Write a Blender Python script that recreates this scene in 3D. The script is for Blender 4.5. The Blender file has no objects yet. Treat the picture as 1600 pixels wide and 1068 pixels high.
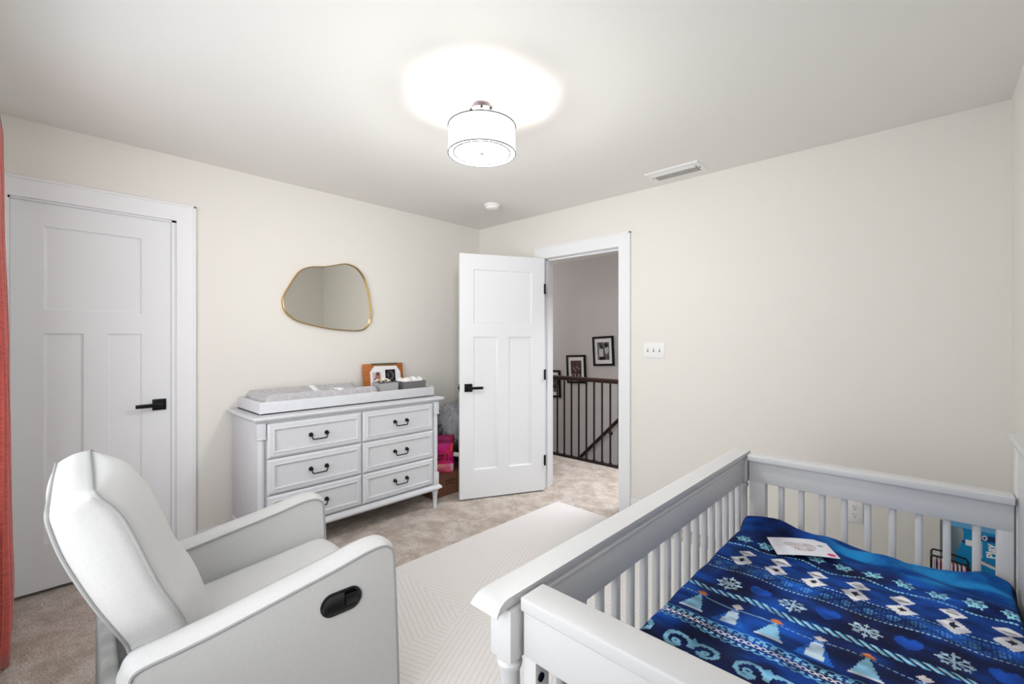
import bpy, bmesh, math, random
import numpy as np
from mathutils import Vector, Matrix
random.seed(7)
D = bpy.data
SC = bpy.context.scene
COL = SC.collection
PI = math.pi

# ------------------------------------------------------------------ camera
cam_data = D.cameras.new('camera')
cam = D.objects.new('camera', cam_data); COL.objects.link(cam)
cam_data.sensor_width = 36.0; cam_data.sensor_fit = 'HORIZONTAL'
cam_data.lens = 36.0 * 700.0 / 1600.0
cam_data.shift_y = -4.0 / 1600.0
cam_data.clip_start = 0.02
cam.location = (0, 0, 1.33)
cam.rotation_euler = (PI / 2, 0, math.atan(655.0 / 700.0))
SC.camera = cam

# ------------------------------------------------------------------ world, daylight, exposure
SC.view_settings.view_transform = 'Standard'
SC.view_settings.look = 'None'
SC.view_settings.gamma = 1.0
SC.view_settings.use_curve_mapping = False
SC.view_settings.exposure = 0.16
w = D.worlds.new('world'); SC.world = w; w.use_nodes = True
w.node_tree.nodes['Background'].inputs[0].default_value = (0.80, 0.90, 1.0, 1)
w.node_tree.nodes['Background'].inputs[1].default_value = 1.2

def area(name, loc, rot, sx, sy, power, color):
    l = D.lights.new(name, 'AREA'); l.shape = 'RECTANGLE'; l.size = sx; l.size_y = sy
    l.energy = power; l.color = color
    o = D.objects.new(name, l); COL.objects.link(o); o.location = loc; o.rotation_euler = rot
    return o
WIN = (-2.60, -0.20, 0.62, 2.22)       # window in the wall behind the camera: x0, x1, z0, z1
area('window_daylight', ((WIN[0]+WIN[1])/2 + 0.45, -1.25, (WIN[2]+WIN[3])/2), (math.radians(86), 0, math.radians(34)), WIN[1]-WIN[0]+0.2, WIN[3]-WIN[2]+0.2, 50, (1.0, 0.985, 0.975)).data.spread = math.radians(140)
area('hall_daylight', (-5.2, 4.3, 1.6), (PI/2, 0, -PI/2), 1.2, 1.4, 12, (1.0, 0.93, 0.91))
area('hall_fill', (-1.6, 3.80, 2.40), (0, 0, 0), 0.5, 0.5, 25, (0.92, 0.94, 1.0)).data.spread = math.radians(110)  # unseen area light added above the hall floor to brighten it

sd = area('downstairs_daylight', (-3.9, 4.75, -2.3), (PI, 0, 0), 1.6, 0.7, 14, (1.0, 0.97, 0.93))

# ------------------------------------------------------------------ materials
def srgb(c):
    f = lambda v: v / 12.92 if v <= 0.04045 else ((v + 0.055) / 1.055) ** 2.4
    return tuple(f(v / 255.0) for v in c)

def mat(name, rgb, rough=0.5, metallic=0.0, nscale=0, namp=0.0, bump=0.0, bscale=200, sheen=0.0, spec=0.5, coat=0.0, detail=4, stretch=None):
    m = D.materials.new(name); m.use_nodes = True
    nt = m.node_tree; b = nt.nodes['Principled BSDF']
    c = srgb(rgb)
    b.inputs['Base Color'].default_value = (*c, 1)
    b.inputs['Roughness'].default_value = rough
    b.inputs['Metallic'].default_value = metallic
    b.inputs['Specular IOR Level'].default_value = spec
    b.inputs['Sheen Weight'].default_value = sheen
    b.inputs['Coat Weight'].default_value = coat
    tc = nt.nodes.new('ShaderNodeTexCoord')
    src = tc.outputs['Object']
    if stretch:
        mp = nt.nodes.new('ShaderNodeMapping'); mp.inputs['Scale'].default_value = stretch
        nt.links.new(src, mp.inputs[0]); src = mp.outputs[0]
    if namp > 0:
        n = nt.nodes.new('ShaderNodeTexNoise'); n.inputs['Scale'].default_value = nscale; n.inputs['Detail'].default_value = detail
        nt.links.new(src, n.inputs['Vector'])
        r = nt.nodes.new('ShaderNodeValToRGB')
        r.color_ramp.elements[0].position = 0.3; r.color_ramp.elements[1].position = 0.7
        r.color_ramp.elements[0].color = (*[max(0, v * (1 - namp)) for v in c], 1)
        r.color_ramp.elements[1].color = (*[min(1, v * (1 + namp)) for v in c], 1)
        nt.links.new(n.outputs[0], r.inputs[0]); nt.links.new(r.outputs[0], b.inputs['Base Color'])
    if bump > 0:
        n2 = nt.nodes.new('ShaderNodeTexNoise'); n2.inputs['Scale'].default_value = bscale; n2.inputs['Detail'].default_value = 3
        nt.links.new(src, n2.inputs['Vector'])
        bp = nt.nodes.new('ShaderNodeBump'); bp.inputs['Strength'].default_value = bump; bp.inputs['Distance'].default_value = 0.004
        nt.links.new(n2.outputs[0], bp.inputs['Height']); nt.links.new(bp.outputs[0], b.inputs['Normal'])
    return m

M = {}
M['wall'] = mat('wall_paint', (233, 230, 224), 0.75, bump=0.05, bscale=260, spec=0.25)
M['ceil'] = mat('ceiling_paint', (240, 238, 234), 0.8, bump=0.05, bscale=200, spec=0.25)
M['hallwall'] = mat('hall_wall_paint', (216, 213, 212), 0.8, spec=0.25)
M['trim'] = mat('white_trim_paint', (238, 239, 242), 0.4, spec=0.4)
M['door'] = mat('white_door_paint', (234, 236, 239), 0.45, bump=0.03, bscale=80, spec=0.4)
M['crib'] = mat('crib_paint', (216, 216, 217), 0.38, spec=0.45, bump=0.02, bscale=60)
M['dresser'] = mat('dresser_paint', (214, 216, 221), 0.45, spec=0.4, nscale=30, namp=0.02, bump=0.03, bscale=90)
M['chair'] = mat('chair_fabric', (208, 208, 208), 0.9, nscale=160, namp=0.03, bump=0.25, bscale=900, sheen=0.05, spec=0.2)
M['piping'] = mat('chair_piping', (160, 160, 160), 0.8, spec=0.2)  # darker than the cover: shaded crease beside it put into the colour
M['chairback'] = mat('chair_back_cloth', (150, 150, 146), 0.8, nscale=14, namp=0.25, sheen=0.2, spec=0.2)
M['black'] = mat('black_metal', (20, 20, 21), 0.35, 0.6)
M['blackplastic'] = mat('black_plastic', (9, 9, 11), 0.22)
M['darkvoid'] = mat('dark_gap', (40, 38, 36), 0.8)
M['gold'] = mat('brushed_gold', (190, 158, 100), 0.3, 0.9)
M['nickel'] = mat('brushed_nickel', (186, 178, 180), 0.3, 0.85)
M['rim'] = mat('grey_rim_metal', (52, 52, 54), 0.5, 0.0)
M['plastic'] = mat('white_plastic', (240, 240, 240), 0.35)
M['slot'] = mat('slot_grey', (90, 90, 92), 0.6)
M['louver'] = mat('vent_louver', (222, 219, 214), 0.5, 0.0)
M['lampring'] = mat('dark_lamp_trim', (26, 26, 28), 0.6, 0.0, spec=0.1)
M['curtain'] = mat('coral_curtain', (196, 84, 74), 0.6, nscale=9, namp=0.22, bump=0.6, bscale=30, sheen=0.4, spec=0.3, stretch=(1, 1, 14))
M['carpet'] = None
M['pad'] = mat('plush_pad', (188, 186, 190), 0.95, nscale=45, namp=0.14, bump=0.8, bscale=150, sheen=0.4, spec=0.1)
M['strap'] = mat('white_strap', (240, 240, 242), 0.6)
M['bin'] = mat('grey_bin_fabric', (170, 170, 172), 0.9, bump=0.4, bscale=400)
M['bindark'] = mat('charcoal_bin_fabric', (112, 110, 112), 0.9, bump=0.4, bscale=400)
M['paper'] = mat('white_paper', (244, 243, 246), 0.6)
M['cloth'] = mat('white_cloth', (238, 236, 234), 0.9, nscale=40, namp=0.06, bump=0.5, bscale=120)
M['wood'] = mat('orange_wood', (176, 104, 44), 0.45, nscale=6, namp=0.35, stretch=(1, 2, 16))
M['green'] = mat('dark_green_edge', (38, 84, 66), 0.5)
M['railwood'] = mat('dark_walnut_rail', (46, 27, 21), 0.35, nscale=12, namp=0.3, stretch=(1, 8, 8))
M['iron'] = mat('dark_iron', (34, 26, 26), 0.5, 0.4)
M['cardboard'] = mat('brown_cardboard', (122, 82, 62), 0.85, nscale=8, namp=0.08)
M['ink'] = mat('brown_ink', (60, 34, 26), 0.8)
M['fur'] = mat('grey_fur', (166, 168, 174), 0.95, nscale=9, namp=0.22, sheen=0.5, spec=0.1)
M['navy'] = mat('navy_nylon', (26, 30, 52), 0.5)
M['mattress'] = mat('mattress_cover', (230, 232, 236), 0.8)
M['bluebox'] = mat('glossy_blue_board', (20, 134, 190), 0.35)
M['bluedark'] = mat('navy_print', (18, 50, 104), 0.4)
M['greyboard'] = mat('grey_board', (128, 126, 126), 0.7)
M['wire'] = mat('black_wire', (14, 14, 14), 0.4, 0.3)
M['bright'] = mat('bright_lid', (206, 208, 200), 0.5)
M['flower'] = mat('cream_petals', (240, 236, 214), 0.8)

def vc_mat(name, rough=0.6, bump=0.0, bscale=300, sheen=0.0, spec=0.3, coat=0.0):
    m = D.materials.new(name); m.use_nodes = True
    nt = m.node_tree; b = nt.nodes['Principled BSDF']
    a = nt.nodes.new('ShaderNodeAttribute'); a.attribute_name = 'pattern'
    nt.links.new(a.outputs['Color'], b.inputs['Base Color'])
    b.inputs['Roughness'].default_value = rough
    b.inputs['Sheen Weight'].default_value = sheen
    b.inputs['Specular IOR Level'].default_value = spec
    b.inputs['Coat Weight'].default_value = coat
    if bump:
        tc = nt.nodes.new('ShaderNodeTexCoord'); n2 = nt.nodes.new('ShaderNodeTexNoise'); n2.inputs['Scale'].default_value = bscale
        nt.links.new(tc.outputs['Object'], n2.inputs['Vector'])
        bp = nt.nodes.new('ShaderNodeBump'); bp.inputs['Strength'].default_value = bump; bp.inputs['Distance'].default_value = 0.004
        nt.links.new(n2.outputs[0], bp.inputs['Height']); nt.links.new(bp.outputs[0], b.inputs['Normal'])
    return m
M['print'] = vc_mat('printed_paper', 0.5)
M['blanket'] = vc_mat('plush_blanket', 0.75, bump=0.5, bscale=220, sheen=0.0, spec=0.2)
M['bagprint'] = vc_mat('glossy_pink_plastic', 0.3, bump=0.7, bscale=26)

# carpet: mottled cut pile
def carpet():
    m = D.materials.new('beige_carpet'); m.use_nodes = True
    nt = m.node_tree; L = nt.links; b = nt.nodes['Principled BSDF']
    b.inputs['Roughness'].default_value = 1.0; b.inputs['Specular IOR Level'].default_value = 0.05; b.inputs['Sheen Weight'].default_value = 0.2
    tc = nt.nodes.new('ShaderNodeTexCoord')
    n1 = nt.nodes.new('ShaderNodeTexNoise'); n1.inputs['Scale'].default_value = 7.5; n1.inputs['Detail'].default_value = 9; n1.inputs['Roughness'].default_value = 0.72
    n1.inputs['Distortion'].default_value = 0.1
    n2 = nt.nodes.new('ShaderNodeTexNoise'); n2.inputs['Scale'].default_value = 120; n2.inputs['Detail'].default_value = 3
    L.new(tc.outputs['Object'], n1.inputs['Vector']); L.new(tc.outputs['Object'], n2.inputs['Vector'])
    r = nt.nodes.new('ShaderNodeValToRGB')
    e = r.color_ramp.elements
    e[0].position = 0.40; e[0].color = (*srgb((190, 175, 161)), 1)
    e[1].position = 0.60; e[1].color = (*srgb((228, 218, 208)), 1)
    L.new(n1.outputs[0], r.inputs[0])
    mx = nt.nodes.new('ShaderNodeMix'); mx.data_type = 'RGBA'; mx.blend_type = 'MULTIPLY'; mx.inputs[0].default_value = 1.0
    r2 = nt.nodes.new('ShaderNodeValToRGB'); r2.color_ramp.elements[0].position = 0.3; r2.color_ramp.elements[1].position = 0.6
    r2.color_ramp.elements[0].color = (0.62, 0.60, 0.58, 1); r2.color_ramp.elements[1].color = (1, 1, 1, 1)
    L.new(n2.outputs[0], r2.inputs[0]); L.new(r.outputs[0], mx.inputs[6]); L.new(r2.outputs[0], mx.inputs[7])
    L.new(mx.outputs[2], b.inputs['Base Color'])
    bp = nt.nodes.new('ShaderNodeBump'); bp.inputs['Strength'].default_value = 0.9; bp.inputs['Distance'].default_value = 0.012
    L.new(n2.outputs[0], bp.inputs['Height']); L.new(bp.outputs[0], b.inputs['Normal'])
    return m
M['carpet'] = carpet()

# lamp shade fabric and its light-giving diffuser
def glow(name, rgb, strength, rough=0.7):
    m = mat(name, rgb, rough)
    b = m.node_tree.nodes['Principled BSDF']
    b.inputs['Emission Color'].default_value = (1.0, 0.985, 0.96, 1); b.inputs['Emission Strength'].default_value = strength
    return m
M['shade'] = glow('lit_shade_fabric', (235, 235, 235), 0.8)
M['diffuser'] = glow('lit_diffuser', (235, 235, 235), 0.8)
M['bulb'] = glow('lit_bulb', (255, 255, 255), 6)

def thin_glass():
    m = D.materials.new('window_glass'); m.use_nodes = True
    nt = m.node_tree; nt.nodes.clear()
    o = nt.nodes.new('ShaderNodeOutputMaterial'); mx = nt.nodes.new('ShaderNodeMixShader'); mx.inputs[0].default_value = 0.06
    t = nt.nodes.new('ShaderNodeBsdfTransparent'); g = nt.nodes.new('ShaderNodeBsdfGlossy'); g.inputs['Roughness'].default_value = 0.02
    nt.links.new(t.outputs[0], mx.inputs[1]); nt.links.new(g.outputs[0], mx.inputs[2]); nt.links.new(mx.outputs[0], o.inputs[0])
    return m
M['glass'] = thin_glass()
M['mirror'] = mat('mirror_silver', (214, 212, 206), 0.02, 1.0)

# ------------------------------------------------------------------ mesh helpers
def NB(): return bmesh.new()

def box(bm, x0, x1, y0, y1, z0, z1, bev=0.0, seg=2, T=None):
    r = bmesh.ops.create_cube(bm, size=1.0)
    vs = r['verts']
    for v in vs:
        v.co = Vector(((x0 + x1) / 2 + v.co.x * abs(x1 - x0), (y0 + y1) / 2 + v.co.y * abs(y1 - y0), (z0 + z1) / 2 + v.co.z * abs(z1 - z0)))
    if bev > 0:
        es = list({e for v in vs for e in v.link_edges})
        r = bmesh.ops.bevel(bm, geom=es, offset=bev, segments=seg, profile=0.5, affect='EDGES')
        vs = list({v for f in r['faces'] for v in f.verts} | set(v for v in vs if v.is_valid))
    if T is not None: bmesh.ops.transform(bm, matrix=T, verts=vs)
    return vs

def tube(bm, pts, r, n=8, closed=False, cap=True):
    pts = [Vector(p) for p in pts]; N = len(pts); rings = []
    rr = r if isinstance(r, (list, tuple)) else [r] * N
    up = None
    for i, p in enumerate(pts):
        a = pts[(i - 1) % N] if (closed or i > 0) else p
        b = pts[(i + 1) % N] if (closed or i < N - 1) else p
        t = (b - a).normalized() if (b - a).length > 1e-9 else Vector((0, 0, 1))
        if up is None:
            up = Vector((0, 0, 1)) if abs(t.z) < 0.9 else Vector((1, 0, 0))
        s = t.cross(up)
        if s.length < 1e-6: s = t.cross(Vector((0, 1, 0)))
        s.normalize(); u = s.cross(t).normalized(); up = u
        rings.append([bm.verts.new(p + (s * math.cos(2 * PI * k / n) + u * math.sin(2 * PI * k / n)) * rr[i]) for k in range(n)])
    for i in range(N if closed else N - 1):
        A, B = rings[i], rings[(i + 1) % N]
        for k in range(n): bm.faces.new((A[k], A[(k + 1) % n], B[(k + 1) % n], B[k]))
    if cap and not closed:
        bm.faces.new(rings[0][::-1]); bm.faces.new(rings[-1])

def lathe(bm, prof, cx=0, cy=0, n=32, T=None, cap=True):
    rings = []
    vs = []
    for (r, z) in prof:
        if r < 1e-6: ring = [bm.verts.new((cx, cy, z))]
        else: ring = [bm.verts.new((cx + r * math.cos(2 * PI * k / n), cy + r * math.sin(2 * PI * k / n), z)) for k in range(n)]
        rings.append(ring); vs += ring
    for A, B in zip(rings[:-1], rings[1:]):
        for k in range(n):
            k2 = (k + 1) % n
            if len(A) == 1 and len(B) == 1: continue
            if len(A) == 1: bm.faces.new((A[0], B[k2], B[k]))
            elif len(B) == 1: bm.faces.new((A[k], A[k2], B[0]))
            else: bm.faces.new((A[k], A[k2], B[k2], B[k]))
    if cap:
        if len(rings[0]) > 1: bm.faces.new(rings[0][::-1])
        if len(rings[-1]) > 1: bm.faces.new(rings[-1])
    if T is not None: bmesh.ops.transform(bm, matrix=T, verts=vs)
    return vs

def prism(bm, poly, a0, a1, axis='x'):
    """extrude a 2D polygon along an axis; poly coords are the other two axes in order"""
    def mk(p, a):
        if axis == 'x': return (a, p[0], p[1])
        if axis == 'y': return (p[0], a, p[1])
        return (p[0], p[1], a)
    A = [bm.verts.new(mk(p, a0)) for p in poly]; B = [bm.verts.new(mk(p, a1)) for p in poly]
    n = len(poly)
    for k in range(n): bm.faces.new((A[k], A[(k + 1) % n], B[(k + 1) % n], B[k]))
    bm.faces.new(A[::-1]); bm.faces.new(B)

def ring_panel(bm, F, u0, u1, v0, v1, prof):
    """nested rectangles; prof = [(inset, height)...]; F maps (u,v,h) to 3D"""
    prev = None
    for ins, h in prof:
        R = [bm.verts.new(F(*p, h)) for p in ((u0 + ins, v0 + ins), (u1 - ins, v0 + ins), (u1 - ins, v1 - ins), (u0 + ins, v1 - ins))]
        if prev:
            for k in range(4): bm.faces.new((prev[k], prev[(k + 1) % 4], R[(k + 1) % 4], R[k]))
        prev = R
    bm.faces.new(prev)

def catmull(pts, k=6, closed=False):
    pts = [np.array(p, float) for p in pts]; n = len(pts); out = []
    rng = n if closed else n - 1
    for i in range(rng):
        if closed: p0, p1, p2, p3 = pts[(i - 1) % n], pts[i], pts[(i + 1) % n], pts[(i + 2) % n]
        else: p0, p1, p2, p3 = pts[max(i - 1, 0)], pts[i], pts[i + 1], pts[min(i + 2, n - 1)]
        for j in range(k):
            t = j / k
            out.append(tuple(0.5 * ((2 * p1) + (-p0 + p2) * t + (2 * p0 - 5 * p1 + 4 * p2 - p3) * t * t + (-p0 + 3 * p1 - 3 * p2 + p3) * t ** 3)))
    if not closed: out.append(tuple(pts[-1]))
    return out

def obj(name, bm, m, parent=None, smooth=None, world=False, auto=35):
    bmesh.ops.recalc_face_normals(bm, faces=bm.faces)
    if parent is not None and world:
        bmesh.ops.transform(bm, matrix=parent['_m'].inverted() if False else ROOTM[parent.name].inverted(), verts=bm.verts)
    me = D.meshes.new(name); bm.to_mesh(me); bm.free()
    if isinstance(m, str): m = M[m]
    me.materials.append(m)
    o = D.objects.new(name, me); COL.objects.link(o)
    if parent is not None: o.parent = parent
    if smooth is not False:
        me.polygons.foreach_set('use_smooth', [True] * len(me.polygons))
        try: me.set_sharp_from_angle(angle=math.radians(auto))
        except Exception: pass
    return o

ROOTM = {}
def thing(name, label, cat, loc=(0, 0, 0), rotz=0.0, group=None, kind=None):
    o = D.objects.new(name, None); COL.objects.link(o); o.empty_display_size = 0.1
    o.location = loc; o.rotation_euler = (0, 0, rotz)
    ROOTM[o.name] = Matrix.Translation(Vector(loc)) @ Matrix.Rotation(rotz, 4, 'Z')
    if kind: o['kind'] = kind
    if label: o['label'] = label
    if cat: o['category'] = cat
    if group: o['group'] = group
    return o

def tag(o, label, cat, group=None, kind=None):
    if label: o['label'] = label
    if cat: o['category'] = cat
    if group: o['group'] = group
    if kind: o['kind'] = kind
    return o

def struct(name, bm, m, label=None, smooth=False):
    o = obj(name, bm, m, smooth=smooth); o['kind'] = 'structure'
    if label: o['label'] = label; o['category'] = name.split('_')[0]
    return o

def origin_to(o, p):
    """move a mesh thing's origin to world point p without moving the mesh"""
    p = Vector(p); o.data.transform(Matrix.Translation(-p)); o.location = p
    return o

def text_into(bm, s, size, T, depth=0.0006, align='CENTER', bold=0.0):
    c = D.curves.new('lettering', 'FONT'); c.body = s; c.size = size; c.extrude = depth; c.align_x = align; c.align_y = 'CENTER'; c.offset = bold
    o = D.objects.new('lettering', c); COL.objects.link(o)
    dg = bpy.context.evaluated_depsgraph_get(); dg.update()
    me = D.meshes.new_from_object(o.evaluated_get(dg))
    n0 = len(bm.verts); bm.from_mesh(me); bm.verts.ensure_lookup_table()
    bmesh.ops.transform(bm, matrix=T, verts=bm.verts[n0:])
    D.objects.remove(o); D.curves.remove(c); D.meshes.remove(me)

def color_panel(name, F, nu, nv, fn, m, parent=None, thick=0.0):
    """grid sheet of nu x nv cells, F(u,v)->3D for u,v in 0..1, fn(U,V)->Nx3 sRGB 0..255 per vertex"""
    us = np.linspace(0, 1, nu + 1); vs = np.linspace(0, 1, nv + 1)
    U, V = np.meshgrid(us, vs); U = U.ravel(); V = V.ravel()
    P = F(U, V)
    idx = np.arange((nu + 1) * (nv + 1)).reshape(nv + 1, nu + 1)
    q = np.stack([idx[:-1, :-1], idx[:-1, 1:], idx[1:, 1:], idx[1:, :-1]], -1).reshape(-1, 4)
    me = D.meshes.new(name); me.from_pydata(P.tolist(), [], q.tolist())
    c = np.clip(fn(U, V), 0, 255) / 255.0
    c = np.where(c <= 0.04045, c / 12.92, ((c + 0.055) / 1.055) ** 2.4)
    at = me.color_attributes.new('pattern', 'FLOAT_COLOR', 'POINT')
    at.data.foreach_set('color', np.concatenate([c, np.ones((len(c), 1))], 1).astype(np.float32).ravel())
    me.polygons.foreach_set('use_smooth', [True] * len(me.polygons))
    me.materials.append(M[m]); me.update()
    o = D.objects.new(name, me); COL.objects.link(o)
    if parent is not None: o.parent = parent
    if thick:
        md = o.modifiers.new('thickness', 'SOLIDIFY'); md.thickness = thick; md.offset = -1
    return o

# ------------------------------------------------------------------ room shell
XL, XR, YB, YN, ZC = -3.376, 0.274, 3.12, -0.115, 2.45
WT = 0.12
# left wall with the closet opening
b = NB()
box(b, XL - WT, XL, YN - WT, -0.09, 0, 2.055)
box(b, XL - WT, XL, 0.60, YB + WT, 0, 2.055)
box(b, XL - WT, XL, YN - WT, YB + WT, 2.055, ZC)
struct('wall_left', b, 'wall')
b = NB()                                                # closet interior behind the door
box(b, XL - 0.8, XL - 0.75, -0.3, 0.9, 0, 2.45); box(b, XL - 0.8, XL - WT, -0.35, -0.3, 0, 2.45); box(b, XL - 0.8, XL - WT, 0.9, 0.95, 0, 2.45)
struct('wall_closet', b, 'wall')
# back wall with the doorway
DX0, DX1 = -2.535, -1.773
b = NB()
box(b, XL, DX0 - 0.015, YB, YB + WT, 0, 2.065); box(b, DX1 + 0.015, XR + WT, YB, YB + WT, 0, 2.065); box(b, XL, XR + WT, YB, YB + WT, 2.065, ZC)
struct('wall_back', b, 'wall')
b = NB(); box(b, XR, XR + WT, YN - WT, YB, 0, ZC); struct('wall_right', b, 'wall')
b = NB()
box(b, XL, WIN[0], YN - WT, YN, 0, ZC); box(b, WIN[1], XR, YN - WT, YN, 0, ZC)
box(b, WIN[0], WIN[1], YN - WT, YN, 0, WIN[2]); box(b, WIN[0], WIN[1], YN - WT, YN, WIN[3], ZC)
struct('wall_near', b, 'wall')
b = NB(); box(b, XL - 0.8, XR + WT, YN - WT - 0.1, YB + WT, ZC, ZC + 0.1); struct('ceiling', b, 'ceil')
b = NB(); box(b, -6.0, XR + 1.2, YN - WT - 0.1, 4.18, -0.25, 0); struct('floor', b, 'carpet')
# hall beyond the doorway
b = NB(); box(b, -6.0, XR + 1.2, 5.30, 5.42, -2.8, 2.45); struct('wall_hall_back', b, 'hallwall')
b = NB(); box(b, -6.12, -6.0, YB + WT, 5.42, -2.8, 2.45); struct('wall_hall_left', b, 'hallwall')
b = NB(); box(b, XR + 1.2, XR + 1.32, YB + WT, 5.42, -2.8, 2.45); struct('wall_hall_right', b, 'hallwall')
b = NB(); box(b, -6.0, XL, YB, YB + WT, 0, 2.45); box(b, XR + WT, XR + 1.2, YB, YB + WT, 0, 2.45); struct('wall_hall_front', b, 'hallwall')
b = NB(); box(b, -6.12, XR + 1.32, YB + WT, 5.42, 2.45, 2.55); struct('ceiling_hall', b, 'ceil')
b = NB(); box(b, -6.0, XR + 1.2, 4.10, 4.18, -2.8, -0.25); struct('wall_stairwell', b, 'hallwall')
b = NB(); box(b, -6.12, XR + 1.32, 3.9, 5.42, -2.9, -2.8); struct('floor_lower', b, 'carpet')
b = NB()
x, z = -1.6, 0.0
poly = [(-1.2, -2.8), (-1.2, 0), (x, 0)]
for i in range(14):
    z -= 0.19; poly.append((x, z)); x -= 0.24; poly.append((x, z))
poly.append((x, -2.8))
prism(b, poly, 4.18, 5.30, 'y'); struct('trim_stairs', b, 'carpet')
b = NB()
prism(b, [(-1.6, 0.0), (-1.6, 0.16), (-4.8, -2.37), (-4.8, -2.60), (-1.6, -0.2)], 5.285, 5.30, 'y'); struct('trim_stair_skirt', b, 'trim')

# ------------------------------------------------------------------ window behind the camera
wt = thing('window_1', None, None, ((WIN[0] + WIN[1]) / 2, YN - 0.06, WIN[2]), kind='structure')
b = NB()
x0, x1, z0, z1 = WIN
for (a, c, e, f) in ((x0, x0 + .05, z0, z1), (x1 - .05, x1, z0, z1), (x0, x1, z0, z0 + .05), (x0, x1, z1 - .05, z1), ((x0 + x1) / 2 - .03, (x0 + x1) / 2 + .03, z0, z1), (x0, x1, 1.36, 1.40)):
    k_ = .002 * ((a > x0) + 2 * (e > z0) + (c < x1))
    box(b, a, c, YN - 0.10 + k_, YN - 0.05 - k_, e, f)
obj('window_frame', b, 'trim', wt, False, True)
b = NB(); box(b, x0 + .05, x1 - .05, YN - 0.078, YN - 0.074, z0 + .05, z1 - .05); obj('glass_pane', b, 'glass', wt, False, True)
b = NB(); box(b, x0 - .02, x1 + .02, YN, YN + 0.02, z0 - .03, z0, 0.003); obj('window_sill', b, 'trim', wt, False, True)

# ------------------------------------------------------------------ trim
b = NB()                                                 # closet casing
box(b, XL, XL + .018, 0.598, 0.692, 0, 2.153, .003); box(b, XL, XL + .018, YN, -0.088, 0, 2.153, .002)
box(b, XL, XL + .0182, YN, 0.692, 2.053, 2.153, .003)
box(b, XL + .0, XL + .024, 0.682, 0.695, 0, 2.157, .002); box(b, XL, XL + .024, YN, 0.695, 2.145, 2.157, .002)
box(b, XL - WT, XL - .001, -0.105, -0.0808, 0, 2.07); box(b, XL - WT, XL - .001, 0.5758, 0.606, 0, 2.07); box(b, XL - WT, XL - .001, -0.1, 0.60, 2.0428, 2.07)
box(b, XL - .08, XL - .045, -0.088, -0.075, 0, 2.045); box(b, XL - .08, XL - .045, .575, .588, 0, 2.045); box(b, XL - .08, XL - .045, -0.088, .588, 2.03, 2.045)
struct('trim_1', b, 'trim')
b = NB()                                                 # doorway casing and jambs
box(b, DX1, DX1 + .098, YB - .018, YB, 0, 2.15, .003); box(b, DX0 - .09, DX0, YB - .018, YB, 0, 2.15, .003); box(b, DX0 - .09, DX1 + .098, YB - .0182, YB, 2.05, 2.15, .003)
box(b, DX1 + .088, DX1 + .10, YB - .024, YB, 0, 2.154, .002); box(b, DX0 - .092, DX1 + .10, YB - .024, YB, 2.142, 2.154, .002)
box(b, DX0 - .018, DX0, YB - .001, YB + WT + .001, 0, 2.05); box(b, DX1, DX1 + .018, YB - .001, YB + WT + .001, 0, 2.05); box(b, DX0 - .018, DX1 + .018, YB - .001, YB + WT + .001, 2.048, 2.068)
box(b, DX0, DX0 + .012, YB + .045, YB + .085, 0, 2.048); box(b, DX1 - .012, DX1, YB + .045, YB + .085, 0, 2.048); box(b, DX0, DX1, YB + .045, YB + .085, 2.035, 2.0485)
box(b, DX0 - .09, DX0, YB + WT, YB + WT + .018, 0, 2.15); box(b, DX1, DX1 + .09, YB + WT, YB + WT + .018, 0, 2.15); box(b, DX0 - .09, DX1 + .09, YB + WT, YB + WT + .018, 2.05, 2.15)
struct('trim_2', b, 'trim')
def baseboard(name, x0, x1, y0, y1):
    b = NB(); box(b, x0, x1, y0, y1, 0, 0.125, .004); struct(name, b, 'trim')
baseboard('baseboard_left', XL, XL + .014, 0.696, YB)
baseboard('baseboard_back', DX1 + .101, XR, YB - .014, YB)
baseboard('baseboard_corner', XL + .014, DX0 - .093, YB - .014, YB)
baseboard('baseboard_right', XR - .014, XR, YN, YB - .014)
baseboard('baseboard_near', XL + .03, XR - .014, YN, YN + .014)
baseboard('baseboard_hall', DX1 + .095, XR + 1.2, YB + WT, YB + WT + .014)

# ------------------------------------------------------------------ doors
def door_slab(bm, W, H, T, panels):
    """slab in local x 0..W, z 0..H, y 0..T ; faces at y=0 and y=T carry the panels"""
    xs = sorted({0, W} | {p[0] for p in panels} | {p[1] for p in panels})
    zs = sorted({0, H} | {p[2] for p in panels} | {p[3] for p in panels})
    for side, y, d in ((0, 0.0, 1), (1, T, -1)):
        for i in range(len(xs) - 1):
            for j in range(len(zs) - 1):
                cx, cz = (xs[i] + xs[i + 1]) / 2, (zs[j] + zs[j + 1]) / 2
                if any(p[0] < cx < p[1] and p[2] < cz < p[3] for p in panels): continue
                bm.faces.new([bm.verts.new(v) for v in ((xs[i], y, zs[j]), (xs[i + 1], y, zs[j]), (xs[i + 1], y, zs[j + 1]), (xs[i], y, zs[j + 1]))])
        for p in panels:
            ring_panel(bm, lambda u, v, h: (u, y + d * h, v), p[0], p[1], p[2], p[3], [(0, 0), (0.002, 0.008), (0.011, 0.0105)])
    for q in (((0, 0, 0), (0, T, 0), (0, T, H), (0, 0, H)), ((W, 0, 0), (W, T, 0), (W, T, H), (W, 0, H)), ((0, 0, 0), (W, 0, 0), (W, T, 0), (0, T, 0)), ((0, 0, H), (W, 0, H), (W, T, H), (0, T, H))):
        bm.faces.new([bm.verts.new(v) for v in q])
    bmesh.ops.remove_doubles(bm, verts=bm.verts, dist=1e-5)

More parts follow.
